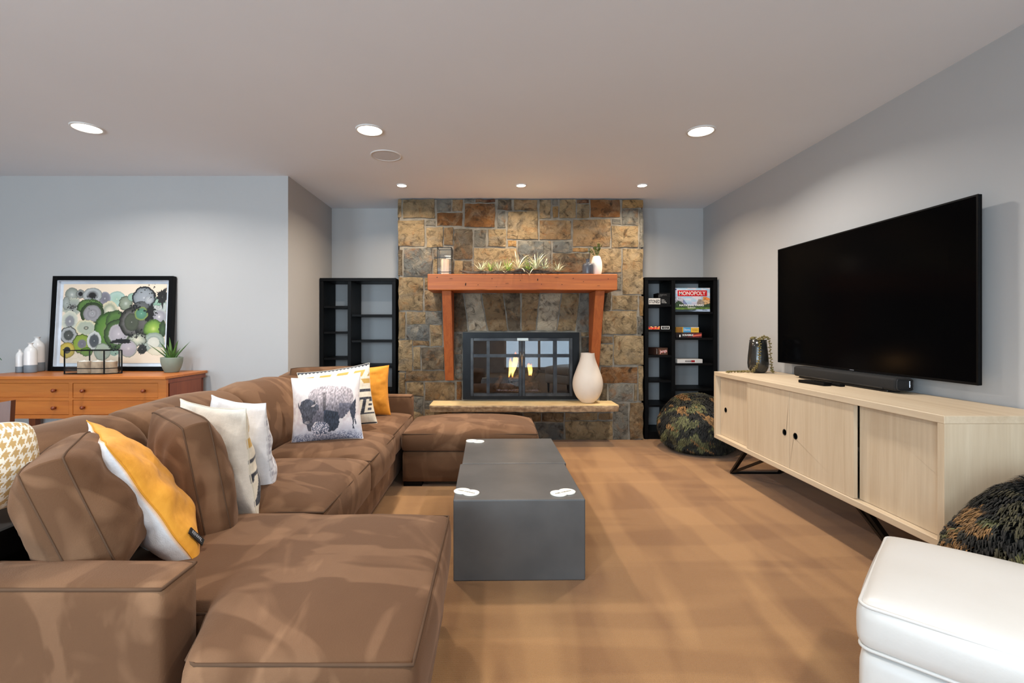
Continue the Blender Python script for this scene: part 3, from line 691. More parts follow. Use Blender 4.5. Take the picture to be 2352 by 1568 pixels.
def kilim(u, v):
    c = weave((236, 226, 205), 9, 70)(u, v); n = fbm(u*60, v*60, 2); dk = np.array((52, 54, 62.)); ye = np.array((206, 164, 84.))
    top = (v < .035+.01*np.sin(u*120)); c = np.where(top[..., None], dk+60*(n[..., None]-.4), c)
    q = (u*4.2) % 1; dm = (np.abs(v-.16) < .055) & (np.abs(q-.5+(v-.16)*2.2) < .33); c = np.where(dm[..., None], ye, c)
    dm = (np.abs(v-.30) < .04) & (np.abs(((u*4.2+.5) % 1)-.5-(v-.3)*2.2) < .3); c = np.where(dm[..., None], ye, c)
    st = (np.abs(v-.455) < .022); c = np.where(st[..., None], dk+70*(n[..., None]-.35), c)
    bd = (v > .56) & (v < .84); zz = np.abs(((u*5+(v-.56)*1.6) % 1)-.5); k = bd & ((zz < .13) | (v < .60) | (v > .815) | ((zz > .36) & (((v-.6)*14) % 1 < .5)))
    c = np.where(k[..., None], dk+90*(n[..., None]-.4), c)
    k = (v > .975); c = np.where(k[..., None], dk, c); return c
cream = weave((232, 222, 206), 6)
p = place_pillow('throw_pillow', 'cream throw pillow with a woven black and gold patterned front, facing away', 'pillow', 500, 1054, 1.93, R(149), R(7), .47, .46, .16, MT['vc'], 'throw pillows on the sofa', res=110, front=kilim, back=cream, seed=5, wr=.020)
def faint(u, v):
    c = weave((232, 232, 234), 5)(u, v); n = fbm(u*40, v*40, 3); k = (u < .42)*sstep(.45, .6, n)*sstep(.05, .2, v); return mixc(c, np.array((150, 148, 160.)), k*.7)
p = place_pillow('throw_pillow', 'plain white throw pillow with a grey printed front, back to the viewer', 'pillow', 556, 1030, 2.13, R(146), R(6), .45, .45, .15, MT['vc'], 'throw pillows on the sofa', res=80, front=faint, back=weave((234, 234, 236), 5), seed=11, wr=.018)
tg = part('label_tag', B(-.004, .004, -.002, .002, -.018, .018), simple('navy_label', (40, 44, 58), .7), p, True); tg.location = (-.205, .012, -.16)
# bison print
BODY = [(440, 740), (450, 650), (520, 580), (640, 530), (760, 522), (900, 548), (1050, 556), (1150, 600), (1205, 660), (1225, 760), (1215, 860), (1190, 930), (1150, 1010), (1060, 1110), (990, 1105), (1005, 1180), (985, 1260), (930, 1310), (830, 1335), (800, 1250), (760, 1180), (700, 1150), (600, 1150), (560, 1200), (540, 1290), (500, 1290), (470, 1230), (460, 1180), (400, 1150), (380, 1080), (350, 1000), (310, 930), (290, 880), (320, 800), (380, 755)]
HEADP = [(285, 880), (318, 795), (390, 748), (480, 755), (560, 815), (635, 870), (650, 935), (600, 1000), (560, 1080), (562, 1180), (542, 1290), (488, 1280), (460, 1180), (388, 1140), (348, 1010)]
FLEG = [(738, 950), (860, 975), (965, 1000), (1000, 1100), (1005, 1190), (980, 1265), (930, 1310), (830, 1335), (790, 1240), (742, 1120)]
HLEG = [(1165, 950), (1205, 870), (1272, 760), (1280, 1000), (1270, 1090), (1300, 1210), (1280, 1220), (1258, 1110), (1244, 1190), (1262, 1300), (1228, 1290), (1232, 1160), (1195, 1060)]
BELLY = [(985, 850), (1200, 860), (1190, 930), (1150, 1010), (1060, 1110), (990, 1105)]
def bison(u, v):
    x = 85+1200*u+.10*1130*v; y = 335-30*u+1150*v
    n = fbm(x/16, y/30, 4); n2 = fbm(x/60, y/60, 3); xj = x+26*(n-.5); yj = y+26*(n-.5)
    c = np.zeros(u.shape+(3,))+np.array((246, 236, 230.)); c = mixc(c, np.array((226, 208, 206.)), sstep(380, 1000, y)*sstep(.35, .65, n2)*.8)
    c = mixc(c, np.array((200, 206, 222.)), sstep(1000, 1400, y)*.8)
    gr = sstep(1300, 1380, y+80*(n2-.5))*sstep(.38, .6, fbm(x/9, y/14, 3)); c = mixc(c, np.array((92, 100, 128.)), gr*.8)
    sh = sstep(620, 1150, y+120*(n2-.5)); body = mixc(np.array((196, 182, 182.)), np.array((104, 104, 116.)), sh); body = body*(.55+.9*n[..., None]); bm_ = inpoly(xj, yj, BODY); c = np.where(bm_[..., None], body, c)
    lo = inpoly(xj, yj, BELLY); c = np.where(lo[..., None], (np.array((112, 110, 122.))*(.55+.8*n[..., None])), c)
    for P, k in ((FLEG, (58, 66, 80.)), (HLEG, (66, 70, 84.)), (HEADP, (82, 84, 94.))):
        q = inpoly(xj, yj, P); c = np.where(q[..., None], np.array(k)*(.5+1.0*n[..., None]), c)
    mid = inpoly(xj, yj, [(690, 660), (760, 640), (760, 960), (720, 960)]); c = np.where(mid[..., None], c*.72, c)
    for P, k in (([(255, 790), (272, 800), (285, 860), (310, 890), (290, 905), (262, 860)], (70, 70, 80.)), ([(560, 765), (580, 790), (596, 850), (560, 890), (510, 890), (520, 865), (566, 850)], (196, 186, 186.)), ([(540, 760), (575, 800), (585, 850), (560, 840)], (64, 64, 74.))):
        q = inpoly(x, y, P); c = np.where(q[..., None], np.array(k), c)
    e = ((x-465)/45)**2+((y-1140)/26)**2 < 1; c = np.where(e[..., None], np.array((150, 146, 150.))*(.5+n[..., None]), c)
    bush = (((x-690)/140)**2+((y-1270)/125)**2+.9*(n-.5) < 1) & (y > 1140); c = np.where(bush[..., None], mixc(np.array((232, 228, 236.)), np.array((88, 98, 120.)), sstep(.38, .58, fbm(x/12, y/16, 3))), c)
    return c
p = place_pillow('throw_pillow', 'white throw pillow printed with a grey bison grazing', 'pillow', 751, 937, 2.86, R(10), R(17), .405, .40, .15, MT['vc'], 'throw pillows on the sofa', res=170, front=bison, back=weave((232, 226, 220), 5), seed=6, wr=.006, roll=R(-4))
p = place_pillow('throw_pillow', 'cream, gold and black woven kilim throw pillow behind the bison one', 'pillow', 775, 914, 3.27, R(16), R(15), .48, .425, .14, MT['vc'], 'throw pillows on the sofa', res=130, front=kilim, back=cream, seed=7, wr=.006, roll=R(-7))
p = place_pillow('sofa_pillow', 'boxed brown suede pillow behind the kilim one, in front of the orange one', 'pillow', 744, 908, 3.49, R(24), R(12), .46, .42, .10, MT['suede'], brown, gusset=.06, res=32, rnd=.05, pinch=.02, seed=12, wr=.012)
p = place_pillow('throw_pillow', 'orange velvet throw pillow leaning by the far sofa arm', 'pillow', 827, 899, 3.70, R(12), R(10), .45, .385, .17, MT['vc'], 'throw pillows on the sofa', res=60, front=weave((226, 148, 40), 5), back=weave((226, 222, 214), 5), seed=9, wr=.016, roll=R(-2))

def hound(u, v):
    s = 15; i = np.floor(u*s*8).astype(int) % 8; j = np.floor(v*s*.63*8).astype(int) % 8; a = i < 4; b = j < 4; dg = ((i+j) % 4) < 2
    k = np.where(a == b, a, dg); return np.where(k[..., None], np.array((192, 160, 104.)), np.array((238, 234, 220.)))
place_pillow('houndstooth_pillow', 'tan and white houndstooth pillow at the left edge of the photo', 'pillow', -112, 1094, 1.12, R(75), R(4), .34, .215, .17, MT['vc'], None, res=250, front=hound, back=hound, seed=14, wr=.004, pinch=.0, rnd=.12)
ST = thing('counter_stool', 'dark wood stool with brass edge under the houndstooth pillow', 'stool', (-1.40, 1.20, 0))
part('seat', B(-1.60, -1.245, 1.17, 1.40, .535, .612, .01, 2), MT['black'], ST)
part('apron', B(-1.60, -1.265, 1.20, 1.40, .40, .535, .005, 1), MT['black'], ST)
bm = bmesh.new(); prism(bm, [(-1.56, 1.15, .612), (-1.245, 1.15, .612), (-1.30, 1.15, .50), (-1.33, 1.15, .42), (-1.56, 1.15, .42)], (0, .02, 0)); part('side_panel', bm, MT['walnut'], ST)
bm = bmesh.new(); bar(bm, (-1.241, 1.158, .614), (-1.292, 1.158, .505), .012, .022); part('edge_strip', bm, MT['brass'], ST)
for x, y in ((-1.55, 1.2), (-1.30, 1.2), (-1.55, 1.37), (-1.30, 1.37)):
    bm = bmesh.new(); bar(bm, (x, y, .45), (x, y, 0), .03); part('leg', bm, MT['black'], ST)

# ------------------------------------------------------------------ media console
XC, D0, D1, ZB, ZT = 1.78, 1.893, 3.877, .243, .777
K = thing('media_console', 'long bleached oak media console with four sliding doors under the television', 'media console', (2.02, 2.885, 0))
xb = 2.268
part('top_panel', B(XC, xb, D0, D1, ZT-.032, ZT, .002, 1), MT['oakh'], K)
part('bottom_panel', B(XC, xb, D0, D1, ZB, ZB+.032, .002, 1), MT['oakh'], K)
part('end_panel', B(XC, xb, D0, D0+.03, ZB+.032, ZT-.032), MT['oak'], K); part('end_panel', B(XC, xb, D1-.03, D1, ZB+.032, ZT-.032), MT['oak'], K)
part('back_panel', B(xb-.012, xb, D0+.03, D1-.03, ZB+.032, ZT-.032), MT['oak'], K)
def door(y0, y1, x, hy, hz, th=.02, r=.017):
    z0, z1 = ZB+.034, ZT-.034; bm = bmesh.new(); seg = 32
    for xx in (x, x+th):
        O = [bm.verts.new((xx, y, z)) for y, z in ((y0, z0), (y1, z0), (y1, z1), (y0, z1))]
        ring = [bm.verts.new((xx, hy+r*math.cos(2*PI*i/seg-3*PI/4), hz+r*math.sin(2*PI*i/seg-3*PI/4))) for i in range(seg)]
        for k in range(4):
            a = k*seg//4
            for i in range(seg//4): bm.faces.new((O[k], ring[(a+i) % seg], ring[(a+i+1) % seg]))
            bm.faces.new((O[k], ring[((k+1)*seg//4) % seg], O[(k+1) % 4]))
        if xx == x: O1, r1 = O, ring
    for i in range(4): bm.faces.new((O1[i], O1[(i+1) % 4], O[(i+1) % 4], O[i]))
    for i in range(seg): bm.faces.new((r1[i], r1[(i+1) % seg], ring[(i+1) % seg], ring[i]))
    bmesh.ops.recalc_face_normals(bm, faces=bm.faces[:]); d = part('door', bm, MT['oak'], K)
    bm = bmesh.new(); tube(bm, [(x-.0008, hy+(r+.001)*math.cos(a), hz+(r+.001)*math.sin(a)) for a in np.linspace(0, 2*PI, 29)[:-1]], .0016, 5, True); part('finger_hole_rim', bm, MT['black'], d)
    bm = bmesh.new(); lathe(bm, [(0, -.020), (r*.97, -.020), (r*.97, -.0005)], seg=24)
    for v in bm.verts: v.co = Vector((x-v.co.z, hy+v.co.x, hz+v.co.y))
    part('hole_shade_liner', bm, MT['black'], d)  # black liner added over the oak to paint the hole's inner shade
door(3.37, D1-.032, XC+.036, 3.755, .485); door(2.903, 3.393, XC+.010, 2.952, .484); door(2.385, 2.900, XC+.010, 2.845, .484); door(D0+.032, 2.379, XC+.036, 1.936, .488)
part('shelf', B(XC+.10, xb-.02, D0+.03, D1-.03, .49, .51), MT['oak'], K)
for f, s in ((3.71, -1), (2.06, 1)):
    bm = bmesh.new()
    for x in (1.84, 2.21):
        bar(bm, (x, f, .008), (x-.03, f+s*.27, ZB), .026, .016); bar(bm, (x, f, .008), (x+(.03 if x < 2 else -.03), f+s*.46, ZB), .022, .014)
    bar(bm, (1.84, f, .008), (2.21, f, .008), .022, .016); part('leg_frame', bm, MT['blackmetal'], K)
rl = part('standby_light', B(1.799, 1.803, 2.391, 2.396, .330, .336), emit('standby_red', (255, 90, 30), 3), K)

TV = thing('television', 'large black flat television mounted on the right wall', 'television', (2.24, 2.957, 1.3))
part('panel', B(2.213, 2.229, 2.186, 3.729, .862, 1.737, .003, 2), MT['black'], TV)
part('screen', B(2.2105, 2.214, 2.194, 3.721, .874, 1.729), MT['screen'], TV)
bm = bmesh.new(); box(bm, 2.2085, 2.213, 2.186, 3.729, .862, .874); box(bm, 2.2085, 2.213, 2.186, 3.729, 1.729, 1.737); box(bm, 2.2085, 2.213, 2.186, 2.194, .874, 1.729); box(bm, 2.2085, 2.213, 3.721, 3.729, .874, 1.729); part('bezel', bm, MT['black'], TV)
part('wall_bracket', B(2.229, XR-.001, 2.7, 3.2, 1.0, 1.6, .004, 1), MT['blackmetal'], TV)
part('badge', B(2.2075, 2.2086, 2.94, 2.975, .866, .870), simple('badge_grey', (120, 120, 124), .4), TV)

SB = thing('soundbar', 'black fabric soundbar lying on the console under the television', 'soundbar', (2.17, 2.965, ZT))
cl = simple('black_speaker_cloth', (15, 15, 16), .8, c2=(11, 11, 12), scale=300, bump=.4, bscale=400)
part('body', B(2.125, 2.225, 2.536, 3.405, ZT+.012, ZT+.082, .016, 4), cl, SB, smooth=True)
part('base_strip', B(2.135, 2.21, 2.60, 3.36, ZT+.001, ZT+.013, .004, 1), MT['steel'], SB)
part('front_strip', B(2.1225, 2.126, 2.62, 3.34, ZT+.016, ZT+.024, .001, 1), MT['steel'], SB)
bm = bmesh.new(); pts = []
for cx, cz, a0 in ((2.205, ZT+.062, 0), (2.145, ZT+.062, 90), (2.145, ZT+.032, 180), (2.205, ZT+.032, 270)):
    for k in range(5): a = R(a0+22.5*k); pts.append((cx+.014*math.cos(a), 2.5345, cz+.014*math.sin(a)))
tube(bm, pts, .0024, 6, True); c_ = part('end_cap_rim', bm, MT['steel'], SB, smooth=True)
led = emit('status_led', (210, 230, 255), 4); bm = bmesh.new()
for k in range(5): box(bm, 2.199, 2.202 if k == 1 else 2.201, 2.534, 2.536, ZT+.035+.007*k, ZT+.0375+.007*k)
part('status_lights', bm, led, SB)
t = thing('remote_control', 'long black remote control lying in front of the soundbar', 'remote', (1.99, 2.975, ZT), R(8), group='remotes on the console')
part('shell', B(-.028, .028, -.10, .10, .001, .020, .004, 2), MT['black'], t, True)
bm = bmesh.new()
for i in range(3):
    for j in range(6): box(bm, -.018+.014*i, -.010+.014*i, -.08+.022*j, -.068+.022*j, .020, .0215)
part('buttons', bm, MT['blackmetal'], t, True, kind='stuff')
t = thing('remote_control', 'small black remote beside the longer one on the console', 'remote', (2.062, 2.90, ZT), R(4), group='remotes on the console')
part('shell', B(-.018, .018, -.06, .06, .001, .016, .004, 2), MT['black'], t, True); part('button', B(-.008, .008, .02, .036, .016, .018, .002, 1), MT['blackmetal'], t, True)

# dark vase with trailing string-of-pearls
vx, vy, vz = 2.075, 3.765, ZT+.001
V = thing('trailing_plant_vase', 'dark glossy vase of trailing string succulents at the far console end', 'plant pot', (vx, vy, vz))
gl_ = simple('black_glaze', (30, 31, 30), .18, c2=(42, 40, 36), scale=9, spec=.6)
part('vase', lathe(bmesh.new(), [(0, 0), (.045, 0), (.060, .012), (.072, .04), (.0755, .075), (.072, .13), (.065, .20), (.060, .258), (.057, .258), (.060, .2), (.066, .13), (.0, .11)], (vx, vy, vz), 44), gl_, V, smooth=True)
succ = simple('succulent_bead', (100, 94, 46), .55, c2=(124, 104, 58), scale=60); succ2 = simple('succulent_stem', (112, 84, 48), .7)
def string(pts, n):
    P = spline(pts, 12); bm = bmesh.new(); tube(bm, [tuple(p) for p in P], .0018, 5); s = part('stem', bm, succ2, V, smooth=True); bm = bmesh.new()
    for k in range(n):
        f = k/(n-1)*(len(P)-1); i = min(int(f), len(P)-2); p = P[i]+(P[i+1]-P[i])*(f-i); a = k*2.4
        vs = bmesh.ops.create_icosphere(bm, subdivisions=1, radius=.0070)['verts']
        mm = Matrix.Translation((p[0]+.007*math.cos(a), p[1]+.007*math.sin(a), p[2]+.004*math.sin(a*1.7)))@Matrix.Rotation(a, 4, 'Z')@Matrix.Diagonal((1.3, .8, .8, 1)); bmesh.ops.transform(bm, matrix=mm, verts=vs)
    part('beads', bm, succ, s, smooth=True, kind='stuff')
q = lambda a, r, z: (vx+r*math.cos(R(a)), vy+r*math.sin(R(a)), vz+z)
string([q(250, .02, .24), q(250, .052, .272), q(250, .070, .245), q(250, .076, .19), q(247, .080, .13), q(240, .084, .075), q(228, .086, .04), q(215, .094, .012)], 56)
string([q(300, .02, .24), q(330, .056, .278), q(330, .078, .245), q(332, .082, .17), q(333, .088, .09), q(333, .094, .03), q(325, .100, .010)], 50)
string([q(200, .09, .010), (1.99, 3.80, vz+.008), (1.93, 3.765, vz+.008), (1.86, 3.77, vz+.008), (1.815, 3.73, vz+.008)], 46)
string([q(180, .03, .235), q(150, .045, .272), q(120, .05, .268)], 12); string([q(320, .03, .24), q(10, .05, .285), q(40, .056, .272)], 14); string([q(250, .0, .24), q(200, .04, .275), q(190, .052, .266)], 12)

# ------------------------------------------------------------------ bookcases
def bookcase(name, label, x0, x1, xd, zt, left, right, yf=4.865, yb=5.235):
    t = thing(name, label, 'bookcase', ((x0+x1)/2, (yf+yb)/2, 0), group='tall black open bookcases beside the fireplace'); m = MT['black']; s = .038; r = .010
    part('side_panel', B(x0, x0+s, yf, yb, 0, zt-.032, .002, 1), m, t); part('side_panel', B(x1-s, x1, yf, yb, 0, zt-.032, .002, 1), m, t)
    part('divider', B(xd-.018, xd+.018, yf, yb, .04, zt-.032, .002, 1), m, t)
    part('top_panel', B(x0, x1, yf, yb, zt-.032, zt, .002, 1), m, t); part('plinth', B(x0+s, x1-s, yf+.006, yb, 0, .075), m, t)
    for zs, a, b in ((left, x0+s, xd-.018), (right, xd+.018, x1-s)):
        for z in zs: part('shelf', B(a, b, yf+.012, yb, z-.012, z+.010, .001, 1), m, t)
    return t
bookcase('bookcase', 'tall black open bookcase, empty, left of the stone fireplace', -1.773, -1.0, -1.471, 1.638, (1.345, 1.083, .817, .552, .288), (1.258, .995, .737, .478, .25))
LS, RS = (1.358, 1.104, .842, .586, .337), (1.285, 1.020, .760, .500, .25)
bookcase('bookcase', 'tall black open bookcase holding board games, right of the fireplace', 1.53, 2.268, 1.822, 1.645, LS, RS)

# ------------------------------------------------------------------ games on the right bookcase
ink = lambda n, c: simple(n, c, .6, spec=.2)
WHT, BLK, RED = ink('print_white', (226, 224, 220)), ink('print_black', (14, 14, 15)), ink('print_red', (196, 28, 36))
GG = 'board games on the black shelves'
def gbox(name, label, cat, x, y, z, rz, w, d, h, mat, group=GG):
    t = thing(name, label, cat, (x, y, z), rz, group=group); part('carton', B(-w/2, w/2, 0, d, 0, h, .0012, 1), mat, t, True); return t
FR = (R(90), 0, 0)
z = LS[0]+.011
t = gbox('game_box', 'black box with a white STONED panel on the top narrow shelf', 'game box', 1.683, 4.885, z, 0, .224, .17, .067, ink('card_black', (9, 9, 10)))
part('title_panel', B(-.108, .012, -.001, .0005, .002, .064), ink('title_white', (206, 202, 196)), t, True)
text('STONED', .04, BLK, t, (-.048, -.0016, .031), FR, .110, .036, .0003, bold=.0008)
for i, s in enumerate(('Early', 'Stoned', 'Anomaly')): text(s, .014, WHT, t, (.025, -.0006, .048-.014*i), FR, None, None, .0002, align='LEFT')
t = gbox('game_box', 'small plain black box stacked on the STONED box', 'game box', 1.737, 4.889, z+.068, 0, .124, .15, .050, ink('card_black_upper', (8, 8, 9)))
text('strangers party', .011, ink('print_grey', (150, 148, 145)), t, (-.012, -.0006, .030), FR, .070, None, .0002); text('pack', .011, ink('print_grey_b', (120, 118, 116)), t, (-.034, -.0006, .018), FR, .026, None, .0002)
text('II', .014, ink('print_grey_c', (120, 118, 116)), t, (-.055, -.0006, .015), (R(90), R(90), 0), .016, .007, .0002)
z = LS[1]+.011
def multi(u, v):
    n = vnoise(u*9+3, v*2); c = np.zeros(u.shape+(3,))+np.array((206, 44, 28.)); c = np.where((n > .62)[..., None], np.array((238, 150, 40.)), c); c = np.where(((vnoise(u*13, v*3+7) > .74))[..., None], np.array((236, 226, 190.)), c)
    return np.where((v < .25)[..., None], np.where((vnoise(u*12, 3+v) > .5)[..., None], np.array((236, 214, 120.)), np.array((60, 40, 60.))), c)
t = gbox('game_box', 'small red and yellow card box on the second narrow shelf', 'game box', 1.632, 4.885, z, 0, .118, .12, .031, ink('card_red', (170, 36, 26))); o = part('front_print', paint_panel(.116, .029, 60, 14, multi, (-.058, -.0006, .001)), MT['print'], t, True)
t = gbox('game_box', 'small black box with a white border beside the red card box', 'game box', 1.746, 4.885, z, 0, .090, .12, .036, ink('card_black2', (18, 18, 18)))
bm = bmesh.new()
for a in ((-.043, .043, .002, .006), (-.043, .043, .030, .034), (-.043, -.036, .006, .030), (.037, .043, .006, .030)): box(bm, a[0], a[1], -.0008, .0002, a[2], a[3])
part('border', bm, WHT, t, True); text('CARDS OF', .009, WHT, t, (0, -.0006, .022), FR, .055, .006, .0002); text('TROUBLE', .009, WHT, t, (.002, -.0006, .013), FR, .044, .006, .0002)
z = LS[2]+.011
t = gbox('game_box', 'brown tumbling-block game box, turned, on the third narrow shelf', 'game box', 1.727, 4.90, z, R(14), .115, .20, .074, ink('card_brown', (62, 40, 32)))
part('title_panel', B(-.050, .050, -.001, .0004, .006, .068), ink('panel_brown', (92, 66, 52)), t, True)
text('Jenga', .04, ink('jenga_red', (190, 40, 36)), t, (.004, -.0014, .036), (R(90), R(-8), 0), .088, .044, .0003, bold=.0022); text('Jenga', .04, WHT, t, (.004, -.0021, .037), (R(90), R(-8), 0), .082, .038, .0003)
text('JENGA', .012, WHT, t, (-.0582, .02, .037), (R(90), R(90), R(-90)), .056, .011, .0003)
z = RS[0]+.011
def parks(u, v):
    x = u*100; y = v*64; n = fbm(x/3, y/3, 4); n2 = fbm(x/14, y/6, 3)
    c = mixc(np.zeros(u.shape+(3,))+np.array((156, 186, 206.)), np.array((206, 196, 204.)), sstep(.4, .65, n2)); c = mixc(c, np.array((140, 146, 176.)), sstep(34, 46, y)*.6)
    def put(P, col, c): return np.where(inpoly(x+2*(n-.5), y+2*(n-.5), P)[..., None], np.array(col, float)*(.6+.8*n[..., None]), c)
    c = put([(0, 26), (8, 23), (18, 24), (25, 26), (27, 33), (36, 44), (38, 50), (0, 54)], (172, 170, 182), c)
    c = put([(26, 30), (38, 46), (38, 50), (31, 50), (24, 38)], (98, 106, 142), c)
    c = put([(80, 24), (90, 24), (100, 29), (100, 52), (74, 52), (78, 34)], (196, 156, 110), c); c = put([(80, 24), (88, 23), (100, 29), (100, 33), (84, 32)], (204, 120, 50), c)
    c = put([(62, 50), (64, 38), (68, 30), (76, 31), (84, 37), (82, 46), (88, 52)], (142, 128, 116), c)
    tr = 44-14*np.clip(1-np.abs(x-12)/22, 0, 1)-8*np.clip((x-76)/30, 0, 1)+7*np.abs(((x*.28) % 1)-.5)+3*n
    c = np.where((y > np.where((x < 40) | (x > 74), tr, 46+3*n))[..., None], np.array((34, 56, 30.))*(.4+1.2*n[..., None]), c)
    c = np.where(((y > 52.5+1.5*n-x*.01) & (y < 58))[..., None], np.array((96, 128, 48.))*(.4+1.0*fbm(x/6, y*1.2, 3)[..., None]), c)
    c = np.where((y > 58.5-2.4*(x-50)/100+2*(n-.5))[..., None], mixc(np.array((40, 52, 62.)), np.array((160, 176, 200.)), sstep(34, 70, x)*sstep(.3, .6, n2+.1)), c)
    return np.where(((((x-4)/2.4)**2+((y-4)/2.2)**2) < 1)[..., None], np.array((66, 78, 128.)), c)
t = gbox('game_box', 'large MONOPOLY box with a mountain valley picture standing on the wide top shelf', 'game box', 2.021, 4.890, z, 0, .366, .05, .243, ink('card_blue', (70, 90, 80)))
part('front_print', paint_panel(.364, .241, 150, 100, parks, (-.182, -.0006, .001)), MT['print'], t, True)
part('title_band', B(-.149, .152, -.0016, 0, .158, .218), RED, t, True); text('MONOPOLY', .05, WHT, t, (.0015, -.0022, .188), FR, .270, .040, .0004, bold=.0006)
text('NATIONAL PARKS', .02, WHT, t, (-.005, -.0012, .066), FR, .250, .019, .0004, bold=.0006); text('Edition', .02, WHT, t, (-.005, -.0012, .043), FR, .075, .017, .0003)
z = RS[1]+.011
t = gbox('game_box', 'black and red SCRABBLE box under the yellow and blue box', 'game box', 1.985, 4.885, z, R(-4), .262, .17, .052, ink('card_dark', (24, 16, 16)))
def scr(u, v):
    n = fbm(u*30, v*8, 3); c = mixc(np.array((24, 12, 12.)), np.array((96, 18, 18.)), sstep(.3, .7, n)*sstep(.1, .4, u)); sw = np.abs(v-(.62-.45*(u-.6)))
    return np.where(((u > .58) & (sw < .10))[..., None], np.array((214, 110, 80.)), mixc(c, np.array((170, 28, 28.)), (u > .55)*sstep(.5, .0, sw)*.9))
part('front_print', paint_panel(.202, .050, 80, 24, scr, (-.074, -.0006, .001)), MT['print'], t, True); text('SCRABBLE', .02, WHT, t, (-.010, -.0012, .027), FR, .108, .018, .0004, bold=.0006)
part('side_label', B(-.094, -.082, -.001, 0, .006, .030), WHT, t, True)
def scr2(u, v): return flat((176, 128, 40))(u, v)
t = gbox('game_box', 'yellow and blue game box on top of the SCRABBLE box', 'game box', 1.973, 4.888, z+.053, R(-4), .228, .15, .054, ink('card_yellow', (214, 168, 60)))
part('picture_end', B(-.113, -.050, -.0008, 0, .001, .053), ink('panel_amber', (128, 88, 36)), t, True); part('title_panel', B(-.042, .034, -.001, 0, .001, .053), ink('panel_blue', (72, 146, 190)), t, True)
text('Dilemma', .02, WHT, t, (-.004, -.0014, .028), FR, .062, .022, .0003); text('party game', .012, ink('print_brown', (120, 80, 30)), t, (.074, -.0006, .024), FR, .052, .009, .0003)
part('edge_stripe', B(.034, .114, -.0008, 0, .049, .053), WHT, t, True)
z = RS[2]+.011
t = gbox('game_box', 'flat white game box with red print on the third wide shelf', 'game box', 1.998, 4.885, z, R(3), .262, .17, .040, ink('card_white', (206, 202, 198)))
tt = part('logo', B(-.05, .010, -.001, 0, .013, .028, .0004, 1), ink('logo_grey', (90, 84, 84)), t, True); part('logo', B(.012, .050, -.001, 0, .010, .030, .0004, 1), ink('logo_red', (150, 30, 36)), t, True); text('TELESTRATE', .01, WHT, t, (-.02, -.0014, .0205), FR, .052, .009, .0002)

# ------------------------------------------------------------------ fur bean bags
def beanbag(name, label, x, y, r, h, seed, nb=30000):
    t = thing(name, label, 'bean bag', (x, y, 0), group='camouflage faux fur bean bags'); bm = bmesh.new(); bmesh.ops.create_icosphere(bm, subdivisions=5, radius=1)
    def surf(n):
        n = np.asarray(n, float); a = np.arctan2(n[..., 1], n[..., 0]); zz = n[..., 2]
        k = 1+.10*(fbm(a*1.9+seed, zz*2+3, 3)-.5)+.05*(fbm(n[..., 0]*4+seed, n[..., 1]*4+zz*3, 2)-.5)
        hor = np.sign(1)*np.power(np.clip(1-zz**2, 0, 1), .36); ca = np.cos(a); sa = np.sin(a)
        Z = h/2+h/2*np.sign(zz)*np.power(np.abs(zz), .8)*(1-.10*(fbm(n[..., 0]*3+seed, n[..., 1]*3, 2)-.5)*(zz > 0)*2)
        rr = r*hor*k*(1-.14*sstep(.5, 1, Z/h)); return np.stack([ca*rr, sa*rr, np.maximum(Z, .002)], -1)
    P = np.array([v.co for v in bm.verts]); Q = surf(P)
    for v, q_ in zip(bm.verts, Q): v.co = q_*np.array([.965, .965, .97])
    g2 = np.random.default_rng(seed); N = g2.normal(size=(nb, 3)); N /= np.linalg.norm(N, axis=1)[:, None]; N = N[N[:, 2] > -.92]; nb = len(N)
    A = surf(N); e = 1e-3; tn = np.cross(N, [0, 0, 1.0]); tn /= np.linalg.norm(tn, axis=1)[:, None]; up = np.cross(tn, N)
    nn = N.copy(); fl = .55*(fbm(A[:, 0]*7+A[:, 1]*5+seed, A[:, 2]*7, 2)-.5)*4
    comb = tn*fl[:, None]-up*(.9+.5*g2.random(nb))[:, None]*np.where(N[:, 2] < -.5, .3, 1)[:, None]; d = nn*.55+comb*.9; d /= np.linalg.norm(d, axis=1)[:, None]
    Ln = .034+.022*g2.random(nb); wd = .0030+.0022*g2.random(nb); side = np.cross(d, N); side /= (np.linalg.norm(side, axis=1)[:, None]+1e-9)
    p0 = A*.985; p1 = A+d*Ln[:, None]*.55+N*.006; p2 = A+d*Ln[:, None]-N*.004; p1[:, 2] = np.maximum(p1[:, 2], .003); p2[:, 2] = np.maximum(p2[:, 2], .002)
    V_ = np.stack([p0-side*wd[:, None], p0+side*wd[:, None], p1-side*wd[:, None]*.8, p1+side*wd[:, None]*.8, p2], 1).reshape(-1, 3)
    b = np.arange(nb)*5; F4 = np.stack([b, b+1, b+3, b+2], 1).tolist(); F3 = np.stack([b+2, b+3, b+4], 1).tolist()
    c1 = fbm(A[:, 0]*13+seed*2, A[:, 2]*15+A[:, 1]*10, 4); c2 = fbm(A[:, 1]*12+seed, A[:, 0]*10+A[:, 2]*15+9, 4)
    base = np.zeros((nb, 3))+np.array((30, 31, 24.)); base[c1 > .56] = (86, 86, 54); base[c1 < .43] = (10, 11, 9); base[c2 > .61] = (122, 90, 52); base[c2 < .36] = (60, 56, 36); base *= (.7+.6*g2.random(nb))[:, None]
    part('cushion', bm, simple('dark_fur_base', (20, 21, 16), .95), t, True, smooth=True)
    me = bpy.data.meshes.new('fur'); me.from_pydata(V_.tolist(), [], F4+F3); setcol(me, np.repeat(lin(np.clip(base, 0, 255)), 5, 0)); me.polygons.foreach_set('use_smooth', [True]*len(me.polygons)); part('fur', me, FURM, t, True, kind='stuff')
FURM = vcol('camouflage_fur', .8, 0)
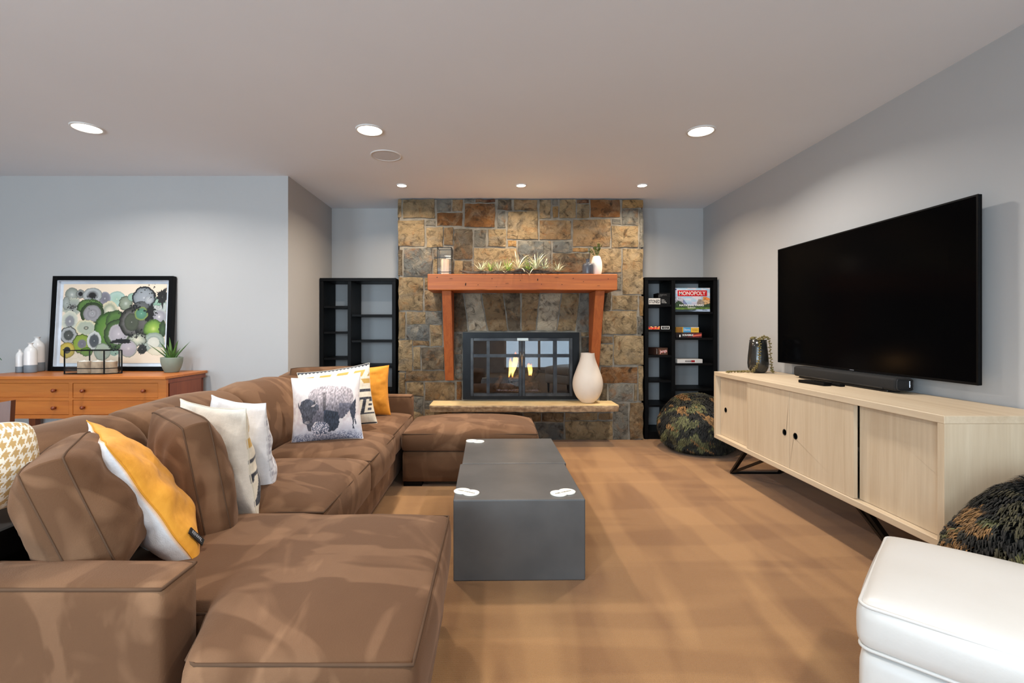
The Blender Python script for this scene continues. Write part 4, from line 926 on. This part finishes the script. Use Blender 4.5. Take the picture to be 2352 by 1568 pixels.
beanbag('bean_bag', 'camouflage fur bean bag in the corner before the game bookcase', 1.89, 4.44, .345, .50, 3)
beanbag('bean_bag', 'camouflage fur bean bag at the near end of the console behind the white ottoman', 1.905, 1.50, .36, .60, 8)

# ------------------------------------------------------------------ white leather ottoman
WO = thing('leather_ottoman', 'white leather ottoman with piped cushion in the lower right corner', 'ottoman', (1.315, 1.135, 0), R(45))
hw, hd = .275, .33
def wbox(z0, z1, r, crown, seed, grow): return soft_box(-hw-grow, hw+grow, -hd-grow, hd+grow, z0, z1, r, crown, .012, (22, 22, 8), seed, .003)
part('base', wbox(.17, .335, .025, .0, 41, -.004), MT['leather'], WO, True, smooth=True)
cu = part('cushion', wbox(.338, .455, .032, .028, 42, .002), MT['leather'], WO, True, smooth=True)
for z, g_ in ((.455, .002), (.352, .002)):
    bm = bmesh.new(); P = []
    for cx, cy, a0 in ((hw-.03, hd-.03, 0), (-hw+.03, hd-.03, 90), (-hw+.03, -hd+.03, 180), (hw-.03, -hd+.03, 270)):
        for k in range(6): a = R(a0+18*k); P.append((cx+.026*math.cos(a), cy+.026*math.sin(a), z-.008))
    tube(bm, P, .0045, 8, True); part('piping', bm, MT['leather'], cu, True, smooth=True)
for x in (-1, 1):
    for y in (-1, 1):
        bm = bmesh.new(); lathe(bm, [(0, 0), (.012, 0), (.022, .175), (0, .175)], (x*(hw-.05), y*(hd-.05), 0), 12); part('leg', bm, MT['black'], WO, True, smooth=True)

# ------------------------------------------------------------------ mantel decoration and hearth vase
def lathe_thing(name, label, cat, loc, prof, mat, group=None, seg=44, pn='body'):
    t = thing(name, label, cat, loc, group=group); part(pn, lathe(bmesh.new(), prof, (0, 0, 0), seg), mat, t, True, smooth=True); return t
def sm(prof, n=6): return [(max(0, float(p[0])), float(p[1])) for p in spline(prof, n)]
lathe_thing('floor_vase', 'tall matt white teardrop vase standing on the hearth slab', 'vase', (.918, 4.70, .397), [(0, 0), (.05, 0)]+sm([(.060, .004), (.108, .055), (.138, .12), (.147, .185), (.138, .25), (.112, .325), (.084, .40), (.070, .45), (.066, .488)])+[(.060, .488), (.064, .45), (.078, .40), (0, .34)], MT['chalk'], seg=64)
mz = 1.632
t = lathe_thing('bud_vase', 'small slate grey bottle vase on the mantel beside the white vase', 'vase', (.895, 4.575, mz), [(0, 0), (.043, 0)]+sm([(.046, .004), (.052, .02), (.053, .085), (.046, .105), (.022, .12), (.019, .13), (.019, .15), (.022, .157)])+[(.015, .157), (.015, .12), (0, .11)], simple('slate_glaze', (74, 78, 86), .25, c2=(60, 62, 68), scale=8))
t = lathe_thing('plant_vase', 'tall white vase of green sprigs at the mantel end', 'vase', (.99, 4.63, mz), [(0, 0), (.036, 0)]+sm([(.040, .004), (.050, .04), (.054, .085), (.051, .13), (.040, .172), (.030, .190)])+[(.026, .190), (.038, .165), (0, .15)], MT['white'])
gr1 = simple('sprig_green', (58, 84, 30), .6, c2=(84, 104, 42), scale=40); bm = bmesh.new()
for k in range(11):
    a = random.uniform(0, 2*PI); rr = random.uniform(.02, .085); hh = random.uniform(.05, .13); tip = Vector((rr*math.cos(a), rr*math.sin(a)*.6, .185+hh)); p0 = Vector((0, 0, .17))
    pts = spline([tuple(p0), tuple(p0*.4+tip*.6+Vector((0, 0, .01))), tuple(tip)], 6); tube(bm, [tuple(p) for p in pts], .0013, 4)
    for i in range(3, len(pts)):
        for s in range(3):
            b = random.uniform(0, 6.28); dv = Vector((math.cos(b), math.sin(b), .7)).normalized()*random.uniform(.012, .024); c = Vector(pts[i]); w = dv.cross(Vector((0, 0, 1))).normalized()*.0035
            q4 = [bm.verts.new(c), bm.verts.new(c+dv*.5+w), bm.verts.new(c+dv), bm.verts.new(c+dv*.5-w)]; bm.faces.new(q4)
part('sprigs', bm, gr1, t, True, kind='stuff')
# lantern
LN = thing('glass_lantern', 'tall black-framed glass lantern with a candle on the mantel', 'lantern', (-.473, 4.62, mz)); a, b, h = .066, .066, .262
bm = bmesh.new()
for x in (-a, a):
    for y in (-b, b): box(bm, x-.003, x+.003, y-.003, y+.003, 0, h)
for zz in (.003, .03, h):
    for s in (-1, 1): box(bm, -a, a, s*b-.003, s*b+.003, zz-.003, zz+.003); box(bm, s*a-.003, s*a+.003, -b, b, zz-.003, zz+.003)
part('frame', bm, MT['blackmetal'], LN, True)
for s in (-1, 1): part('glass_pane', B(-a+.004, a-.004, s*b-.001, s*b+.001, .006, h-.004), MT['glass'], LN, True); part('glass_pane', B(s*a-.001, s*a+.001, -b+.004, b-.004, .006, h-.004), MT['glass'], LN, True)
part('mirror_floor', B(-a, a, -b, b, .002, .005), NT('mirror').set(Metallic=1, Roughness=.03).m, LN, True)
t = thing('pillar_candle', 'cream pillar candle inside the mantel lantern', 'candle', (-.473, 4.62, mz+.006)); part('wax', lathe(bmesh.new(), [(0, 0), (.036, 0), (.037, .004), (.037, .148), (.034, .152), (.03, .149), (0, .147)], seg=32), simple('candle_wax', (226, 196, 168), .6, c2=(214, 182, 152), scale=20), t, True, smooth=True)
part('wick', B(-.001, .001, -.001, .001, .147, .16), MT['black'], t, True)
# driftwood with air plants
drift = simple('driftwood', (96, 88, 78), .9, c2=(66, 58, 50), scale=40, bump=.6, bscale=60)
DW = thing('driftwood_planter', 'long grey driftwood branch carrying air plants on the mantel', 'planter', (.21, 4.55, mz)); bm = bmesh.new()
for P, r0 in (([(-.33, 4.60, mz+.045), (-.27, 4.57, mz+.03), (-.22, 4.54, mz+.018), (-.1, 4.53, mz+.018), (.1, 4.54, mz+.022), (.3, 4.55, mz+.025), (.5, 4.57, mz+.03), (.72, 4.56, mz+.012)], .017), ([(-.1, 4.6, mz+.012), (.15, 4.62, mz+.016), (.42, 4.6, mz+.04), (.6, 4.63, mz+.02), (.76, 4.6, mz+.01)], .014), ([(.15, 4.52, mz+.02), (.25, 4.48, mz+.045), (.32, 4.49, mz+.03), (.36, 4.50, mz+.015)], .009)):
    Q = spline(P, 8); tube(bm, [tuple(p) for p in Q], [max(.003, r0*(1-.75*abs(2*i/(len(Q)-1)-1)**3)) for i in range(len(Q))], 8)
part('branch', bm, drift, DW, smooth=True)
silver = simple('air_plant_silver', (206, 206, 178), .75, c2=(176, 184, 152), scale=40); green = simple('air_plant_green', (124, 156, 64), .65, c2=(156, 180, 96), scale=40); pale = simple('air_plant_pale', (232, 224, 192), .75, c2=(206, 198, 164), scale=40)
def airplant(x, y, z, label, m, n, L, curl, w=.0042, seed=0, flatk=.35):
    w *= 1.5; L *= 1.15; n = int(n*1.3)
    t = thing('air_plant', label, 'air plant', (x, y, z), group='air plants on the mantel driftwood'); rr = random.Random(seed); bm = bmesh.new(); nf = 0
    for k in range(n):
        a = k*2.399+rr.random()*.5; el = R(rr.uniform(4, 74)); l = L*rr.uniform(.7, 1.1); d = Vector((math.cos(a)*math.cos(el), math.sin(a)*math.cos(el)*.75, math.sin(el))); g_ = Vector((0, 0, -1)); p = Vector((0, 0, .004)); prev = None; st = 7
        s = d.cross(Vector((0, 0, 1))); s = s.normalized() if s.length > 1e-4 else Vector((1, 0, 0))
        for i in range(st+1):
            f = i/st; ww = w*(1-f)**.7+.0004; q4 = [bm.verts.new(p-s*ww), bm.verts.new(p+Vector((0, 0, -ww*flatk))), bm.verts.new(p+s*ww)]
            if prev:
                for u_ in (0, 1): bm.faces.new((prev[u_], prev[u_+1], q4[u_+1], q4[u_]))
            prev = q4; d = (d+g_*curl*(.25+f)*.5+Vector((rr.uniform(-.12, .12), rr.uniform(-.12, .12), 0))).normalized(); p = p+d*l/st
            lim = .004-z+mz
            if p.y+y > 4.455 and p.z < lim: p.z = lim
    part('leaves', bm, m, t, True, smooth=True, kind='stuff')
airplant(-.125, 4.54, mz+.030, 'spiky silver air plant at the lantern end of the driftwood', silver, 30, .125, .22, seed=1)
airplant(-.035, 4.58, mz+.025, 'grassy green air plant just right of the spiky silver one', green, 26, .11, .16, .003, seed=2)
airplant(.045, 4.54, mz+.028, 'dense grey-green air plant left of the upright bright green one', silver, 40, .105, .28, seed=3)
airplant(.135, 4.57, mz+.022, 'upright bright green air plant left of the drooping pale one', green, 34, .12, .10, .003, seed=4)
airplant(.225, 4.515, mz+.040, 'drooping pale curly air plant hanging over the mantel edge', pale, 26, .19, .62, .0055, seed=5)
airplant(.33, 4.57, mz+.035, 'green air plant between the two curly pale ones', green, 34, .13, .14, .0032, seed=6)
airplant(.395, 4.53, mz+.045, 'tall curly silver air plant with looping leaves', silver, 24, .19, .42, .005, seed=7)
airplant(.475, 4.56, mz+.040, 'small green-grey air plant right of the looping one', silver, 26, .12, .30, .0045, seed=8)
airplant(.610, 4.55, mz+.028, 'fine silvery air plant nearest the grey bottle vase', silver, 34, .115, .20, .0036, seed=9)

# ------------------------------------------------------------------ sideboard group
SX0, SX1, SY0, SY1, SZ0, SZ1 = -3.93, -2.47, 3.60, 4.10, .445, .765
D = thing('sideboard', 'cherry wood sideboard with four knobbed drawers against the left wall', 'sideboard', ((SX0+SX1)/2, 3.85, 0))
part('top_panel', B(SX0-.02, SX1+.012, SY0-.02, SY1+.01, SZ1-.022, SZ1, .003, 1), MT['cherry'], D)
bm = bmesh.new(); zt = SZ1-.022
for q_ in ((SX0, SX1, zt-.03, zt), (SX0, SX1, SZ0, SZ0+.028), (SX1-.06, SX1, SZ0+.028, zt-.03), (SX0, SX0+.06, SZ0+.028, zt-.03)): box(bm, q_[0], q_[1], SY0+.006, SY0+.03, q_[2], q_[3])
xm = (SX0+SX1)/2+.012; box(bm, xm-.014, xm+.014, SY0+.006, SY0+.03, SZ0+.028, zt-.03); zm = (SZ0+.028+zt-.03)/2; box(bm, SX0+.06, xm-.014, SY0+.006, SY0+.03, zm-.012, zm+.012); box(bm, xm+.014, SX1-.06, SY0+.006, SY0+.03, zm-.006, zm+.006)
part('face_frame', bm, MT['cherry'], D)
for x in (SX0, SX1-.02):
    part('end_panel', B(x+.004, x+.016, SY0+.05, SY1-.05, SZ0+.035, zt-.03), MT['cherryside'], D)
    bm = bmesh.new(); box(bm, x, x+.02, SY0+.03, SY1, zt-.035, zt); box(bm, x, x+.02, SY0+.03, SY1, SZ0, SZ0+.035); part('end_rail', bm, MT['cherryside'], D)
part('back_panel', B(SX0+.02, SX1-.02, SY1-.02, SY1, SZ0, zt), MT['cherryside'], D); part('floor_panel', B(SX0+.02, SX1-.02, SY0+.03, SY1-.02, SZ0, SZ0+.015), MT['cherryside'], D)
knobm = simple('cherry_knob', (136, 66, 34), .3, c2=(112, 50, 26))
for xa, xb_ in ((SX0+.062, xm-.016), (xm+.016, SX1-.062)):
    for za, zb in ((SZ0+.030, zm-.013), (zm+.013, zt-.032)):
        if xa > xm: za, zb = (za, zm-.0075) if za < zm else (zm+.0075, zb)
        d = part('drawer', B(xa, xb_, SY0+.008, SY0+.028, za, zb, .002, 1), MT['cherry'], D)
        for kx in (xa+.085, xb_-.10):
            bm = bmesh.new(); lathe(bm, [(0, 0), (.007, 0), (.006, .014), (.0135, .020), (.0145, .026), (.010, .032), (0, .034)], seg=16)
            for v in bm.verts: v.co = Vector((kx+v.co.x, SY0+.008-v.co.z, (za+zb)/2+v.co.y))
            part('knob', bm, knobm, d, smooth=True)
for x in (SX0+.03, SX1-.03):
    for y in (SY0+.035, SY1-.03):
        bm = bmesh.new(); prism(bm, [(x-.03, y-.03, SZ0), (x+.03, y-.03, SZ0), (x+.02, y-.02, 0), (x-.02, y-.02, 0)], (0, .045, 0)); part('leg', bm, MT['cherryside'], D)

# framed picture leaning on the wall
FW, FH = 1.025, .805
PF = thing('framed_picture', 'black shadow-box framed print of green and grey agate slices leaning on the wall', 'picture', (-3.245, 4.052, SZ1+.001), 0, R(-3.4))
bm = bmesh.new(); w = .036
for a in ((-FW/2, -FW/2+w, 0, FH), (FW/2-w, FW/2, 0, FH), (-FW/2+w, FW/2-w, 0, w), (-FW/2+w, FW/2-w, FH-w, FH)): box(bm, a[0], a[1], -.024, .024, a[2], a[3], .001, 1)
part('frame', bm, MT['black'], PF, True)
part('backing', B(-FW/2+.01, FW/2-.01, .012, .022, .01, FH-.01), simple('mount_board', (214, 220, 228), .8), PF, True)
bm = bmesh.new(); f = .006
for a in ((-FW/2+w, -FW/2+w+f, w, FH-w), (FW/2-w-f, FW/2-w, w, FH-w), (-FW/2+w, FW/2-w, w, w+f), (-FW/2+w, FW/2-w, FH-w-f, FH-w)): box(bm, a[0], a[1], -.016, .012, a[2], a[3])
part('fillet', bm, simple('white_fillet', (208, 214, 222), .7), PF, True)
GR, DG, LG, BKc, GN, LM, TL, CRM, YL_, PK = (136, 136, 138), (74, 78, 72), (168, 172, 166), (22, 22, 22), (84, 120, 52), (146, 168, 66), (150, 178, 160), (214, 206, 184), (190, 170, 76), (176, 168, 172)
DISC = [  # cx, cy, rx, ry, ragged, [stops from the centre: radius share, colour]
 (1060, 440, 115, 105, .03, [(0, CRM), (.1, TL), (.8, (164, 188, 178)), (1, (140, 164, 154))]), (880, 430, 75, 90, .04, [(0, (180, 178, 180)), (.2, (108, 106, 114)), (.8, (122, 120, 130)), (1, (150, 150, 156))]),
 (380, 370, 88, 92, .05, [(0, (206, 206, 196)), (.25, (160, 164, 158)), (.8, (132, 138, 128)), (.95, (120, 126, 116)), (1, (70, 78, 66))]), (510, 360, 58, 58, .12, [(0, (26, 24, 26)), (.42, (20, 20, 22)), (.5, (110, 112, 110)), (.85, (138, 140, 136)), (1, (52, 56, 50))]),
 (400, 560, 130, 120, .20, [(0, (206, 200, 186)), (.12, (60, 60, 58)), (.3, (146, 150, 144)), (.8, (160, 166, 152)), (1, (190, 186, 166))]), (300, 500, 50, 90, .2, [(0, LG), (.8, (140, 146, 138)), (1, (110, 112, 104))]), (960, 620, 120, 130, .12, [(0, CRM), (.3, (196, 194, 172)), (.6, (146, 152, 132)), (.9, (206, 194, 164)), (1, (196, 182, 150))]),
 (1200, 505, 92, 100, .12, [(0, (186, 190, 180)), (.3, (140, 148, 132)), (.8, (122, 132, 112)), (1, (60, 66, 52))]), (1290, 410, 58, 56, .05, [(0, TL), (.8, (138, 168, 150)), (1, (90, 112, 100))]), (1690, 560, 130, 100, .08, [(0, (200, 200, 196)), (.15, (150, 154, 150)), (.3, (186, 188, 184)), (.5, (150, 158, 152)), (.75, (184, 188, 182)), (1, (132, 144, 136))]),
 (1680, 470, 90, 60, .2, [(0, TL), (.8, (126, 160, 140)), (1, (100, 126, 110))]), (1750, 400, 80, 90, .55, [(0, CRM), (.2, BKc), (.8, (36, 32, 30)), (1, (30, 28, 26))]), (1710, 710, 100, 100, .06, [(0, (236, 232, 220)), (.2, (168, 164, 170)), (.7, (142, 140, 146)), (1, (170, 172, 170))]),
 (690, 380, 128, 98, .04, [(0, BKc), (.3, (30, 28, 28)), (.42, (110, 112, 112)), (.7, (168, 172, 172)), (.93, (150, 154, 152)), (1, (70, 76, 68))]), (660, 560, 170, 105, .12, [(0, GN), (.8, (84, 116, 58)), (1, (40, 56, 28))]), (700, 660, 158, 152, .03, [(0, (196, 196, 196)), (.08, GR), (.2, (156, 154, 156)), (.35, (128, 126, 128)), (.5, (146, 144, 146)), (.72, (126, 124, 126)), (.78, (52, 66, 38)), (.93, (40, 60, 26)), (1, (18, 24, 14))]),
 (370, 780, 110, 140, .10, [(0, (210, 208, 200)), (.18, (130, 130, 134)), (.5, (136, 138, 138)), (.62, (178, 182, 170)), (1, (206, 204, 184))]), (620, 880, 150, 110, .2, [(0, (226, 216, 190)), (.15, (80, 84, 74)), (.25, (166, 172, 156)), (.7, (162, 170, 152)), (.9, (208, 200, 168)), (1, (190, 178, 140))]),
 (360, 990, 112, 115, .10, [(0, (206, 204, 200)), (.1, (78, 80, 76)), (.5, (66, 70, 66)), (.62, (150, 152, 150)), (.85, (164, 166, 164)), (.95, (60, 62, 58)), (1, (40, 42, 38))]), (940, 930, 180, 260, .08, [(0, (186, 166, 150)), (.12, (120, 126, 90)), (.4, (92, 130, 54)), (.8, (74, 112, 46)), (1, (36, 60, 24))]), (1060, 780, 130, 150, .10, [(0, (70, 96, 50)), (.6, (82, 116, 56)), (1, (50, 70, 38))]),
 (1110, 970, 190, 200, .06, [(0, (206, 200, 200)), (.1, PK), (.5, (160, 154, 158)), (.64, (168, 162, 164)), (.70, (74, 96, 56)), (.9, (54, 80, 38)), (1, (26, 30, 20))]), (1340, 790, 200, 200, .07, [(0, (60, 64, 52)), (.35, (70, 72, 66)), (.5, (116, 112, 112)), (.75, (86, 84, 80)), (.9, (48, 48, 42)), (1, (20, 20, 16))]), (1480, 800, 130, 190, .1, [(0, (96, 92, 90)), (.5, (80, 78, 74)), (.85, (40, 42, 34)), (1, (20, 20, 18))]),
 (1300, 790, 95, 120, .05, [(0, (200, 198, 188)), (.08, (70, 74, 62)), (.7, (74, 80, 64)), (1, (60, 64, 52))]), (1540, 620, 80, 130, .3, [(0, (30, 28, 26)), (1, (18, 18, 16))]), (1470, 420, 152, 150, .09, [(0, (200, 202, 204)), (.12, (150, 154, 160)), (.6, (142, 148, 152)), (.84, (120, 126, 130)), (.9, (34, 36, 40)), (1, (16, 16, 18))]), (1440, 540, 105, 60, .05, [(0, (96, 98, 98)), (.8, (84, 86, 86)), (1, (30, 30, 30))]), (1545, 450, 58, 56, .03, [(0, (120, 122, 126)), (.15, (176, 178, 180)), (.8, (150, 154, 158)), (1, (130, 134, 138))]),
 (1440, 660, 90, 92, .08, [(0, (196, 206, 186)), (.1, (92, 140, 116)), (.7, (76, 120, 98)), (.82, (110, 136, 84)), (.95, (130, 140, 70)), (1, (60, 80, 40))]), (1630, 890, 130, 120, .08, [(0, (196, 206, 120)), (.3, (140, 170, 70)), (.75, (104, 140, 56)), (1, (58, 84, 36))]), (1770, 900, 50, 110, .2, [(0, (70, 96, 60)), (1, (40, 54, 30))]),
 (1640, 1100, 145, 135, .05, [(0, (206, 204, 190)), (.5, (196, 194, 180)), (.56, (140, 150, 140)), (.75, (156, 164, 154)), (1, (124, 142, 124))]), (1400, 1055, 120, 80, .25, [(0, CRM), (.4, (186, 186, 164)), (.8, (146, 150, 136)), (1, (50, 52, 40))]), (1700, 1230, 120, 55, .12, [(0, CRM), (.9, (206, 196, 170)), (1, (176, 160, 130))]),
 (570, 1120, 130, 130, .12, [(0, (170, 166, 166)), (.1, (104, 102, 110)), (.4, (112, 110, 116)), (.48, (130, 150, 60)), (.85, (122, 146, 50)), (.95, (60, 76, 26)), (1, (26, 34, 14))]), (750, 1075, 95, 130, .08, [(0, (210, 208, 200)), (.08, (66, 72, 76)), (.6, (76, 80, 82)), (.72, (176, 178, 174)), (.93, (196, 198, 192)), (1, (120, 122, 118))]), (350, 1215, 105, 105, .05, [(0, (36, 40, 44)), (.38, (44, 46, 44)), (.46, YL_), (.85, (178, 156, 66)), (1, (110, 98, 44))]),
 (640, 1240, 80, 60, .2, [(0, (106, 140, 50)), (.8, (90, 126, 44)), (1, (40, 52, 20))]), (880, 1240, 110, 115, .06, [(0, (200, 190, 150)), (.15, (160, 166, 148)), (.85, (154, 164, 148)), (1, (98, 108, 92))]), (1270, 1190, 112, 115, .05, [(0, (206, 198, 194)), (.2, (176, 166, 170)), (.8, (166, 156, 162)), (.92, (160, 160, 152)), (1, (84, 90, 78))]), (1475, 1200, 64, 64, .3, [(0, (170, 168, 160)), (.15, (34, 34, 34)), (.9, (46, 46, 44)), (1, (30, 30, 30))]), (1160, 1080, 120, 30, .4, [(0, BKc), (1, (24, 24, 22))]), (1060, 1250, 55, 45, .1, [(0, (150, 176, 156)), (1, (130, 160, 140))])]
def agate(u, v):
    x = 250+1560*u; y = 210+1200*v; c = np.zeros(u.shape+(3,))+np.array((224, 206, 184.)); nz = fbm(x/40, y/40, 4)-.5
    for i, (cx, cy, rx, ry, rg, st) in enumerate(DISC):
        a = np.arctan2(y-cy, x-cx); rad = np.hypot((x-cx)/rx, (y-cy)/ry); r = rad/1.15*(1+rg*2.2*(fbm(np.cos(a)*5+i*7, np.sin(a)*5+i*3, 4)-.5))+.06*nz
        k = np.stack([np.interp(r, [s[0] for s in st], [s[1][j] for s in st]) for j in range(3)], -1); c = np.where((r < 1)[..., None], k, c)
    for cx, cy, n_, sp, s in ((1500, 270, 26, 120, 9), (1330, 560, 40, 90, 12), (1590, 640, 36, 80, 13), (1360, 980, 40, 110, 11), (1060, 1170, 26, 90, 10), (1740, 370, 30, 70, 12), (400, 560, 22, 70, 8), (1620, 380, 24, 90, 10), (640, 520, 16, 120, 7), (700, 400, 34, 60, 9), (350, 1210, 30, 45, 8), (1160, 650, 16, 50, 8)):
        r2 = np.random.default_rng(int(cx+cy))
        for _ in range(n_):
            ex, ey = cx+r2.normal()*sp*.6, cy+r2.normal()*sp*.35; c = np.where((np.hypot(x-ex, y-ey) < s*r2.uniform(.4, 1.2))[..., None], np.array((20, 19, 18.)), c)
    return c
part('print', paint_panel(.885, .675, 340, 260, agate, (-.4425, .0085, .065)), MT['print'], PF, True, label='agate-slice print on cream paper')
# terrarium with three birch candle holders
BX = thing('glass_box', 'long black-edged glass box holding three candles on the sideboard', 'glass box', (-3.175, 3.82, SZ1+.001)); L_, Wd, Hh = .30, .075, .185
P8 = [(-.185, -Wd), (.125, -Wd), (.205, .0), (.125, Wd), (-.115, Wd)]
bm = bmesh.new(); n5 = len(P8)
for i, (x, y) in enumerate(P8):
    box(bm, x-.0035, x+.0035, y-.0035, y+.0035, 0, Hh)
    for zz in (.004, .045, Hh):
        if zz == .045 and i >= 2: continue
        bar(bm, (x, y, zz), (*P8[(i+1) % n5], zz), .006)
part('frame', bm, MT['blackmetal'], BX, True)
for i in range(n5):
    bm = bmesh.new(); (x, y), (x2, y2) = P8[i], P8[(i+1) % n5]; prism(bm, [(x, y, .008), (x2, y2, .008), (x2, y2, Hh-.004), (x, y, Hh-.004)], Vector((y2-y, x-x2, 0)).normalized()*.0015); part('glass_pane', bm, MT['glass'], BX, True)
bm = bmesh.new(); prism(bm, [(x, y, .002) for x, y in P8], (0, 0, .002)); part('mirror_floor', bm, bpy.data.materials['mirror'], BX, True)
birch = simple('birch_bark', (206, 180, 150), .8, c2=(150, 128, 106), scale=9, bump=.3, bscale=40, detail=8); wax = simple('white_wax', (240, 234, 224), .5)
for i, (x, w_) in enumerate(((-.095, 'nearest the white bottles'), (.015, 'middle'), (.118, 'nearest the potted succulent'))):
    t = thing('birch_candle', 'birch-bark candle in the glass box, '+('the '+w_+' one' if i == 1 else 'the one '+w_), 'candle', (-3.175+x, 3.82, SZ1+.006), group='candles in the glass box')
    part('bark', lathe(bmesh.new(), [(0, 0), (.043, 0), (.043, .09), (.038, .09), (.038, .075), (0, .075)], seg=28), birch, t, True, smooth=False); part('wax', lathe(bmesh.new(), [(0, .0755), (.037, .0755), (.034, .095), (.008, .098), (0, .104)], seg=20), wax, t, True, smooth=True)
# succulent in a grey-green pot
SP = thing('potted_succulent', 'spiky green succulent in a sage grey pot at the sideboard end', 'potted plant', (-2.645, 3.93, SZ1+.001))
part('pot', lathe(bmesh.new(), [(0, 0), (.046, 0)]+sm([(.050, .002), (.066, .038), (.077, .080), (.080, .122)])+[(.073, .122), (.073, .112), (0, .11)], seg=40), simple('sage_pot', (128, 138, 124), .7, c2=(118, 128, 114), scale=10), SP, True, smooth=True)
aloe = simple('succulent_leaf', (86, 122, 52), .45, c2=(62, 96, 38), scale=12)
for k in range(13):
    a = k*2.399; el = R(84-38*(k/12)**.8); l = .125+.045*math.sin(k*1.7)+.02; d = Vector((math.cos(a)*math.cos(el), math.sin(a)*math.cos(el), math.sin(el))); s = d.cross(Vector((0, 0, 1))).normalized(); nrm = s.cross(d); bm = bmesh.new(); prev = None
    for i in range(8):
        f = i/7; p_ = Vector((0, 0, .10))+d*l*f+Vector((math.cos(a), math.sin(a), 0))*(.012+.02*f*f); ww = .015*math.sin(PI*min(.93, .28+.72*f))**.8*(1-f*.35) if i < 7 else .0006
        q4 = [bm.verts.new(p_-s*ww+nrm*ww*.25), bm.verts.new(p_-nrm*ww*.45), bm.verts.new(p_+s*ww+nrm*ww*.25), bm.verts.new(p_+nrm*ww*.1)]
        if prev:
            for u_ in range(4): bm.faces.new((prev[u_], prev[(u_+1) % 4], q4[(u_+1) % 4], q4[u_]))
        prev = q4
    bmesh.ops.recalc_face_normals(bm, faces=bm.faces[:]); part('leaf', bm, aloe, SP, True, smooth=True)
# three two-tone bottles
wb = simple('white_glaze', (226, 224, 222), .25, c2=(220, 218, 216))
def bottle(x, y, r, h, label):
    t = thing('ceramic_bottle', label, 'bottle', (x, y, SZ1+.001), group='white and grey ceramic bottles on the sideboard'); k = .26*h
    part('dipped_base', lathe(bmesh.new(), [(0, 0), (r*.94, 0), (r, .006), (r*1.0, k)], seg=32), MT['bottlegrey'], t, True, smooth=True, label='grey dipped lower part')
    part('upper_body', lathe(bmesh.new(), [(r*1.0, k), (r*1.0, h*.70)]+sm([(r*.97, h*.74), (r*.78, h*.82), (r*.42, h*.89), (r*.33, h*.93), (r*.34, h*.965), (r*.52, h)])+[(r*.4, h), (r*.25, h*.93), (0, h*.9)], seg=32), wb, t, True, smooth=True)
bottle(-3.862, 3.90, .027, .19, 'white ceramic bottle with grey base, smallest of three'); bottle(-3.775, 3.90, .042, .24, 'white ceramic bottle with grey base, middle size, front of three'); bottle(-3.835, 4.02, .050, .288, 'white ceramic bottle with grey base, tallest of three')
# leafy plant at the very left
t = thing('leafy_plant', 'green leaf plant in a pot, just entering at the left picture edge', 'potted plant', (-3.905, 3.68, SZ1+.001)); part('pot', lathe(bmesh.new(), [(0, 0), (.045, 0), (.055, .09), (.049, .09), (0, .08)], seg=28), MT['white'], t, True, smooth=True)
for k in range(7):
    a = k*.9-.3; l = .115; bm = bmesh.new(); prev = None; d0 = Vector((math.cos(a), math.sin(a), 0))
    for i in range(8):
        f = i/7; p_ = Vector((0, 0, .075))+d0*l*f*.75+Vector((0, 0, .09*math.sin(f*2.2)-.04*f)); s = Vector((-d0.y, d0.x, 0)); ww = .028*math.sin(PI*min(.97, .06+f*.93)); q4 = [bm.verts.new(p_-s*ww+Vector((0, 0, .006))), bm.verts.new(p_), bm.verts.new(p_+s*ww+Vector((0, 0, .006)))]
        if prev:
            for u_ in (0, 1): bm.faces.new((prev[u_], prev[u_+1], q4[u_+1], q4[u_]))
        prev = q4
    part('leaf', bm, simple('glossy_leaf', (52, 112, 70), .3) if k == 0 else bpy.data.materials['glossy_leaf'], t, True, smooth=True)

# wooden dining chair at the left
DC = thing('dining_chair', 'reddish wooden chair with a curved back rail, in front of the sideboard', 'chair', (-2.62, 2.30, 0))
cw = MT['walnut']
bm = bmesh.new(); P = [(-2.92, 2.32, .70), (-2.75, 2.28, .695), (-2.6, 2.27, .69), (-2.42, 2.29, .70), (-2.27, 2.34, .715)]; Q = spline(P, 6); pr = None
for i, p_ in enumerate(Q):
    h_ = .045+.012*(2*i/(len(Q)-1)-1)**2; q4 = [bm.verts.new(tuple(p_+np.array(o_))) for o_ in ((0, -.012, -h_), (0, .012, -h_), (0, .018, h_), (0, -.006, h_))]
    if pr:
        for u_ in range(4): bm.faces.new((pr[u_], pr[(u_+1) % 4], q4[(u_+1) % 4], q4[u_]))
    else: bm.faces.new(q4)
    pr = q4
bm.faces.new(pr[::-1]); bmesh.ops.recalc_face_normals(bm, faces=bm.faces[:]); part('back_rail', bm, cw, DC, smooth=False)
for x in (-2.88, -2.325):
    bm = bmesh.new(); Q = spline([(x, 2.33, .68), (x+.0, 2.35, .5), (x-.02*(1 if x > -2.6 else -1), 2.36, .42), (x, 2.32, 0)], 5); tube(bm, [tuple(p_) for p_ in Q], .019, 8); part('rear_leg', bm, cw, DC, smooth=True)
    bm = bmesh.new(); bar(bm, (x, 2.74, .43), (x, 2.74, 0), .034); part('front_leg', bm, cw, DC)
part('seat', B(-2.89, -2.31, 2.34, 2.78, .425, .46, .008, 2), cw, DC)
bm = bmesh.new(); bar(bm, (-2.88, 2.345, .53), (-2.33, 2.345, .53), .016, .05); part('lower_rail', bm, cw, DC)

DC.location.x -= .085
